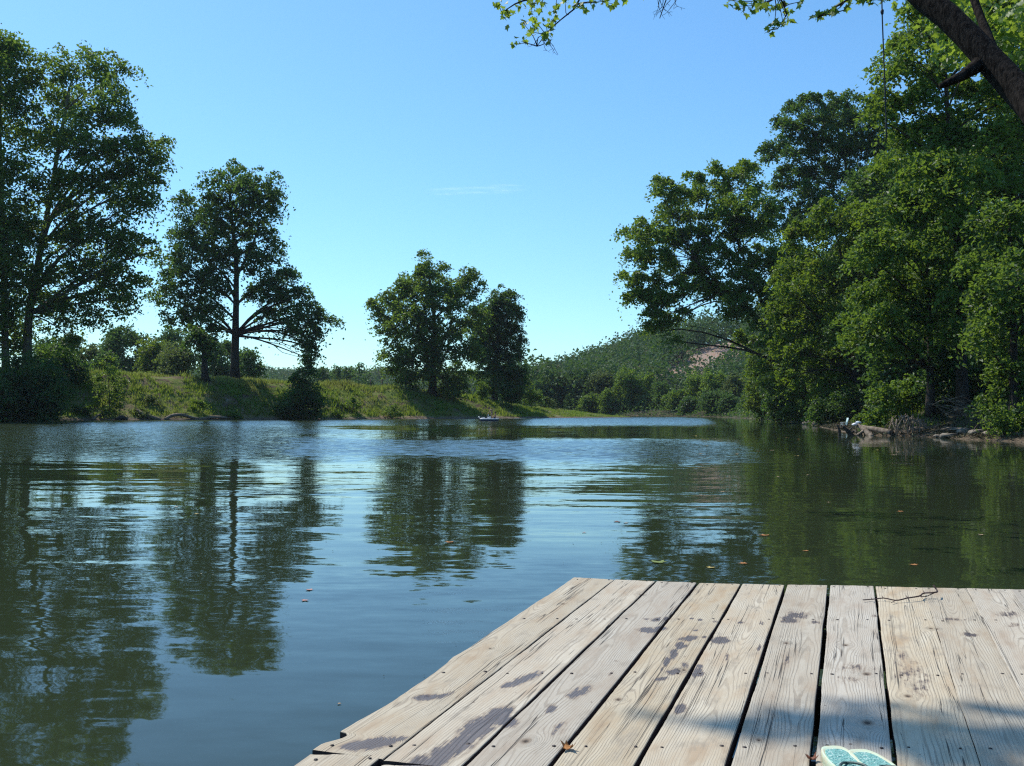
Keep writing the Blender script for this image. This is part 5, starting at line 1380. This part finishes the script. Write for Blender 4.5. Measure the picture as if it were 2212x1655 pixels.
OT = [np.array([7.6, 8.2, gz(7.6, 8.2) - 0.1]), op(2440, 690, 9.6), op(2350, 400, 10.0), op(2262, 266, 10.4), op(2198, 193, 10.8), op(2129, 121, 11.1), op(2060, 47, 11.4), op(1994, -6, 11.7), op(1905, -95, 12.2), op(1760, -215, 13.0), op(1560, -300, 14.2), op(1330, -310, 15.5), op(1130, -260, 16.5)]
over = thing("overhanging_sycamore", "thick dark trunk and leafy branches reaching over the dock from the right", "tree", OT[0])
mb = MB()
mb.tube(resample(OT, 40), np.interp(np.linspace(0, 1, 40), [0, 0.15, 0.3, 0.42, 0.55, 0.7, 0.85, 1], [0.40, 0.33, 0.235, 0.150, 0.132, 0.10, 0.075, 0.03]), 14, rough=0.035)
mb.tube(resample([op(2128, 128, 11.1), op(2085, 160, 11.0), op(2032, 186, 10.9)], 8), np.linspace(0.095, 0.03, 8), 9, rough=0.05)
mb.tube(resample([op(2160, 150, 11), op(2141, 95, 11.4), op(2114, 27, 11.8), op(2085, -60, 12.2)], 10), np.linspace(0.06, 0.045, 10), 8, rough=0.04)


def limb(pts, ra, rb, n=12, rough=0.04):
    mb.tube(resample(pts, n), np.linspace(ra, rb, n), 6, cap=False, rough=rough)


BR = {"a": [op(1330, -300, 15.5), op(1300, -160, 16.2), op(1268, -40, 16.8), op(1240, 20, 17.2), op(1190, 60, 17.4), op(1160, 100, 17.4)],
      "b": [op(1560, -300, 14.2), op(1450, -180, 15), op(1360, -60, 15.8), op(1330, -10, 16)],
      "c": [op(1760, -215, 13), op(1710, -110, 14), op(1672, -20, 15), op(1700, 30, 15.4), op(1680, 62, 15.4)],
      "d": [op(1905, -95, 12.2), op(1880, -40, 13), op(1830, 0, 13.6), op(1770, 35, 14)],
      "e": [op(1560, -300, 14.2), op(1500, -120, 15), op(1450, -30, 15.6), op(1425, 40, 15.8)],
      "f": [op(1268, -40, 16.8), op(1180, -10, 17.2), op(1110, 10, 17.4), op(1082, 30, 17.4)]}
for k_, pts in BR.items(): limb(pts, 0.035, 0.007)
CL = []                                                                       # leaf clusters, picture place and distance
def c7(cx, cy): return ((1050 + cx / 1.787) / 1.0343, cy / 1.787 / 1.0343)
for cx, cy, r in ((110, 8, 10), (130, 35, 12), (160, 72, 14), (145, 55, 9), (205, 25, 13), (240, 50, 15), (215, 95, 9), (268, 90, 16), (305, 112, 14), (330, 72, 12), (345, 30, 13), (252, 128, 12), (300, 155, 8), (205, 165, 10), (178, 178, 8), (415, 22, 10), (445, 30, 9), (490, 8, 9), (530, 5, 7), (570, 16, 9), (380, 5, 10), (285, 15, 14), (240, 5, 12), (320, 135, 9),
                  (1030, 2, 10), (1075, 25, 12), (1095, 8, 12), (1130, 42, 10), (1165, 30, 12), (1190, 12, 12), (1210, 28, 8), (1240, 20, 10), (1265, 52, 9), (1275, 80, 10), (1250, 92, 9), (1215, 95, 8), (1195, 120, 9), (1325, 6, 9), (1385, 65, 6), (1405, 58, 7), (1430, 42, 9), (1455, 42, 6), (1485, 18, 8), (1515, 6, 9), (1560, 0, 8), (1605, 2, 8), (1660, 0, 8), (1140, 5, 10)):
    x, y = c7(cx, cy); Yc = 17.2 if cx < 700 else (15.3 if cx < 1340 else 14)
    CL.append((op(x, y, Yc + random.uniform(-0.6, 0.6)), r / 1.85 / FPX * Yc * 1.25))
for k_ in range(46):
    CL.append((op(random.uniform(2020, 2230), random.uniform(-20, 130), random.uniform(12.2, 14.5)), random.uniform(0.10, 0.17)))
for x, y, r in ((2010, 18, 14), (2050, 4, 16), (2100, 12, 18), (2150, 30, 18), (2190, 60, 18), (2160, 80, 15), (2200, 120, 16), (2120, 50, 14), (1965, 8, 12), (1940, 2, 12), (2205, 20, 18), (2180, 5, 16)):
    CL.append((op(x, y, 13.5 + random.uniform(-0.6, 0.6)), r / FPX * 14 * 1.2))
for k_ in range(60):                                                            # the same branches go on above the picture
    CL.append((op(random.uniform(1050, 2150), random.uniform(-330, -50), random.uniform(12.5, 17)), random.uniform(0.14, 0.26)))
for x, y in ((1075, 28), (1110, 60), (1155, 62), (1180, 20), (1235, 15), (1262, 30)): pass
rngO = np.random.default_rng(3)
PL = []; RNO = []
allb = np.concatenate([resample(p_, 14) for p_ in BR.values()] + [resample(OT[4:], 40)])
for c_, r_ in CL:
    k_ = max(int(13 * (r_ / 0.07) ** 1.2 * 0.55), 6)
    PL.append(c_ + rngO.normal(0, 1, (min(k_, 40), 3)) * r_ * 0.75); RNO.append(np.clip(rngO.normal(0.5, 0.2, min(k_, 40)) + rngO.normal(0, 0.1), 0, 1))
    j = np.argmin(np.linalg.norm(allb - c_, axis=1)); s_ = allb[j]; l_ = np.linalg.norm(c_ - s_)
    if l_ < (2.0 if c_[2] > 8.5 else 1.0): mb.tube(resample([s_, (s_ + c_) / 2 + rngO.normal(0, 0.08 * l_, 3), c_], 5), np.linspace(0.010, 0.004, 5), 4, cap=False)


def twigs(px, py, Y, n, spread, length, seed):
    rr = random.Random(seed)
    for k in range(n):
        p0 = op(px + rr.uniform(-8, 8), py, Y); pts = [p0]
        d = np.array([rr.uniform(-0.7, 0.7), rr.uniform(-.4, .4), -1])
        for s in range(5):
            pts.append(pts[-1] + unit(d) * length / 5); d = d + np.array([rr.uniform(-.6, .6), rr.uniform(-.3, .3), rr.uniform(-.2, .3)])
        mb.tube(pts, np.linspace(0.006, 0.002, 6), 4, cap=False)
        for s in (2, 3, 4):
            q_ = pts[s] + np.array([rr.uniform(-1, 1), rr.uniform(-.4, .4), rr.uniform(-1, .2)]) * length * 0.22
            mb.tube([pts[s], (pts[s] + q_) / 2 + np.array([0, 0, .01]), q_], [0.004, 0.003, 0.0015], 4, cap=False)


twigs(1425, -5, 15.8, 4, 1, 0.36, 3); twigs(1455, -5, 15.8, 3, 1, 0.34, 4); twigs(1185, 85, 17.4, 2, 1, 0.32, 5); twigs(1165, 80, 17.4, 2, 1, 0.36, 6)

# ------------------------------------------------------------------ sun and sky
AZ, EL = math.radians(-46), math.radians(54)
SUN = np.array([math.sin(AZ) * math.cos(EL), math.cos(AZ) * math.cos(EL), math.sin(EL)])
# crown part of the overhanging tree, out of the picture above, that shades the near right boards
SHADE = [(1600, 1572, .07), (1660, 1568, .10), (1710, 1566, .11), (1770, 1572, .13), (1850, 1562, .12), (1930, 1570, .12), (2010, 1582, .13), (2090, 1592, .15), (2180, 1598, .17), (2240, 1630, .18), (2150, 1635, .12), (1950, 1615, .08), (2060, 1640, .10), (2200, 1545, .10)]
prev = None
for k_, (sx, sy, r_) in enumerate(SHADE):
    g_ = on_plane(sx, sy, DZ); c_ = g_ + SUN * (9.0 + (k_ % 3) * 0.5) / SUN[2]
    kk = int(15 * (r_ / 0.12) ** 1.6)
    PL.append(c_ + rngO.normal(0, 1, (kk, 3)) * np.array([r_ * 1.05, r_ * 0.5, r_ * 0.5])); RNO.append(np.clip(rngO.normal(0.5, 0.2, kk), 0, 1))
    if prev is not None: mb.tube([prev, c_], [0.012, 0.012], 4, cap=False)
    prev = c_
mb.tube(resample([op(2080, -60, 12.2), np.array([4.2, 11.2, 9.0]), prev + np.array([0.8, 0.6, 0.1]), prev], 10), np.linspace(0.05, 0.015, 10), 6)
mb.build("trunk", M_BARK_ROUGH, over)
PL = np.concatenate(PL); RNO = np.concatenate(RNO)
quads_obj("crown", leaf_stars(PL, 0.125, rngO), len(PL), G["over"], over, {"rnd": ("FACE", RNO)}, len(STAR))

M_ROPE = simple_mat("rope", (0.05, 0.055, 0.07), 0.8, 0.3, 60, 0.2)
rp = [op(1903, -96, 12.2), op(1904.5, -20, 12.2), op(1905.5, 26, 12.2), op(1909, 120, 12.2), op(1912, 200, 12.2), op(1915, 300, 12.2)]
rope = thing("hanging_rope", "thin dark swing rope hanging from the overhanging trunk", "rope", rp[0])
mb = MB(); mb.tube(resample(rp, 20), 0.008, 6); mb.build("cord", M_ROPE, rope)
mb = MB(); mb.ball(rp[2], (0.020, 0.020, 0.036), 10, 7, 0.15, 4); mb.build("knot", M_ROPE, rope)

sun = bpy.data.lights.new("sun", "SUN"); sun.energy = 3.6; sun.angle = math.radians(0.53); sun.color = (1.0, 0.95, 0.86)
so = bpy.data.objects.new("sun", sun); COL.objects.link(so)
so.rotation_euler = Vector(SUN).to_track_quat("Z", "Y").to_euler()
so.location = (0, 0, 60)

w = bpy.data.worlds.new("World"); sc.world = w; w.use_nodes = True
nt = w.node_tree; nt.nodes.clear()
sky = nt.nodes.new("ShaderNodeTexSky"); sky.sky_type = "NISHITA"; sky.sun_disc = False
sky.sun_elevation = EL; sky.sun_rotation = AZ
sky.altitude = 0; sky.air_density = 1.0; sky.dust_density = 0.5; sky.ozone_density = 6.0
bg = nt.nodes.new("ShaderNodeBackground"); bg.inputs[1].default_value = 0.14
wo = nt.nodes.new("ShaderNodeOutputWorld")
hs = nt.nodes.new("ShaderNodeHueSaturation"); hs.inputs["Saturation"].default_value = 1.05; nt.links.new(sky.outputs[0], hs.inputs["Color"])
nt.links.new(mixc(nt, 1.0, hs.outputs[0], (0.76, 0.99, 1.0), "MULTIPLY"), bg.inputs[0])      # the camera's cool white balance
nt.links.new(bg.outputs[0], wo.inputs[0])

# ------------------------------------------------------------------ thin cirrus streaks
m, nt, out = new_mat("cloud")
tc = N(nt, "ShaderNodeTexCoord").outputs["Generated"]
sp = N(nt, "ShaderNodeSeparateXYZ"); nt.links.new(tc, sp.inputs[0])
ax = math_(nt, "ABSOLUTE", math_(nt, "SUBTRACT", sp.outputs[0], 0.5)); az = math_(nt, "ABSOLUTE", math_(nt, "SUBTRACT", sp.outputs[2], 0.5))
nz = noise(nt, tc, 1.0, 4, 0.6, (7, 2, 3))
al = math_(nt, "MULTIPLY", math_(nt, "MULTIPLY", maprange(nt, ax, 0.48, 0.05), maprange(nt, az, 0.46, 0.0)), maprange(nt, nz.outputs[0], 0.3, 0.7, 0.02, 0.11))
d1 = N(nt, "ShaderNodeBsdfDiffuse"); d1.inputs[0].default_value = (0.9, 0.9, 0.9, 1); d2 = N(nt, "ShaderNodeBsdfTranslucent"); d2.inputs[0].default_value = (0.9, 0.9, 0.9, 1)
ad = N(nt, "ShaderNodeAddShader"); nt.links.new(d1.outputs[0], ad.inputs[0]); nt.links.new(d2.outputs[0], ad.inputs[1])
tr = N(nt, "ShaderNodeBsdfTransparent"); mx = N(nt, "ShaderNodeMixShader"); nt.links.new(al, mx.inputs[0]); nt.links.new(tr.outputs[0], mx.inputs[1]); nt.links.new(ad.outputs[0], mx.inputs[2])
nt.links.new(mx.outputs[0], out.inputs[0])
for px, py, w_, h_ in ((1030, 411, 120, 5.5), (965, 414, 60, 4), (1090, 406, 60, 3.5)):
    c_ = at(px, py, 6000); mb = MB(); mb.ball(c_, (w_ / FPX * 6000, 90, h_ / FPX * 6000), 24, 12)
    tag(mb.build("cloud", m, None, loc=c_), kind="structure")

# ------------------------------------------------------------------ haze
m, nt, out = new_mat("haze")
v = N(nt, "ShaderNodeVolumePrincipled")
v.inputs["Color"].default_value = (0.80, 0.90, 1.0, 1); v.inputs["Density"].default_value = 0.00011; v.inputs["Anisotropy"].default_value = 0.0
nt.links.new(v.outputs[0], out.inputs["Volume"])
mb = MB(); mb.box((0, 400, 71), (1420, 1220, 152)); hz = mb.build("haze", m, None, False); tag(hz, kind="stuff")
USE_HAZE = True
if not USE_HAZE: bpy.data.objects.remove(hz)

# ------------------------------------------------------------------ render settings
sc.render.engine = "CYCLES"
sc.cycles.max_bounces = 6; sc.cycles.diffuse_bounces = 3; sc.cycles.glossy_bounces = 3; sc.cycles.transmission_bounces = 3
sc.cycles.transparent_max_bounces = 4; sc.cycles.volume_bounces = 0
sc.cycles.caustics_reflective = False; sc.cycles.caustics_refractive = False
sc.cycles.use_denoising = False; sc.cycles.pixel_filter_type = "BLACKMAN_HARRIS"; sc.cycles.filter_width = 1.25
sc.view_settings.view_transform = "Standard"; sc.view_settings.look = "None"; sc.view_settings.exposure = 0.44; sc.view_settings.gamma = 1.0
sc.view_settings.use_curve_mapping = False
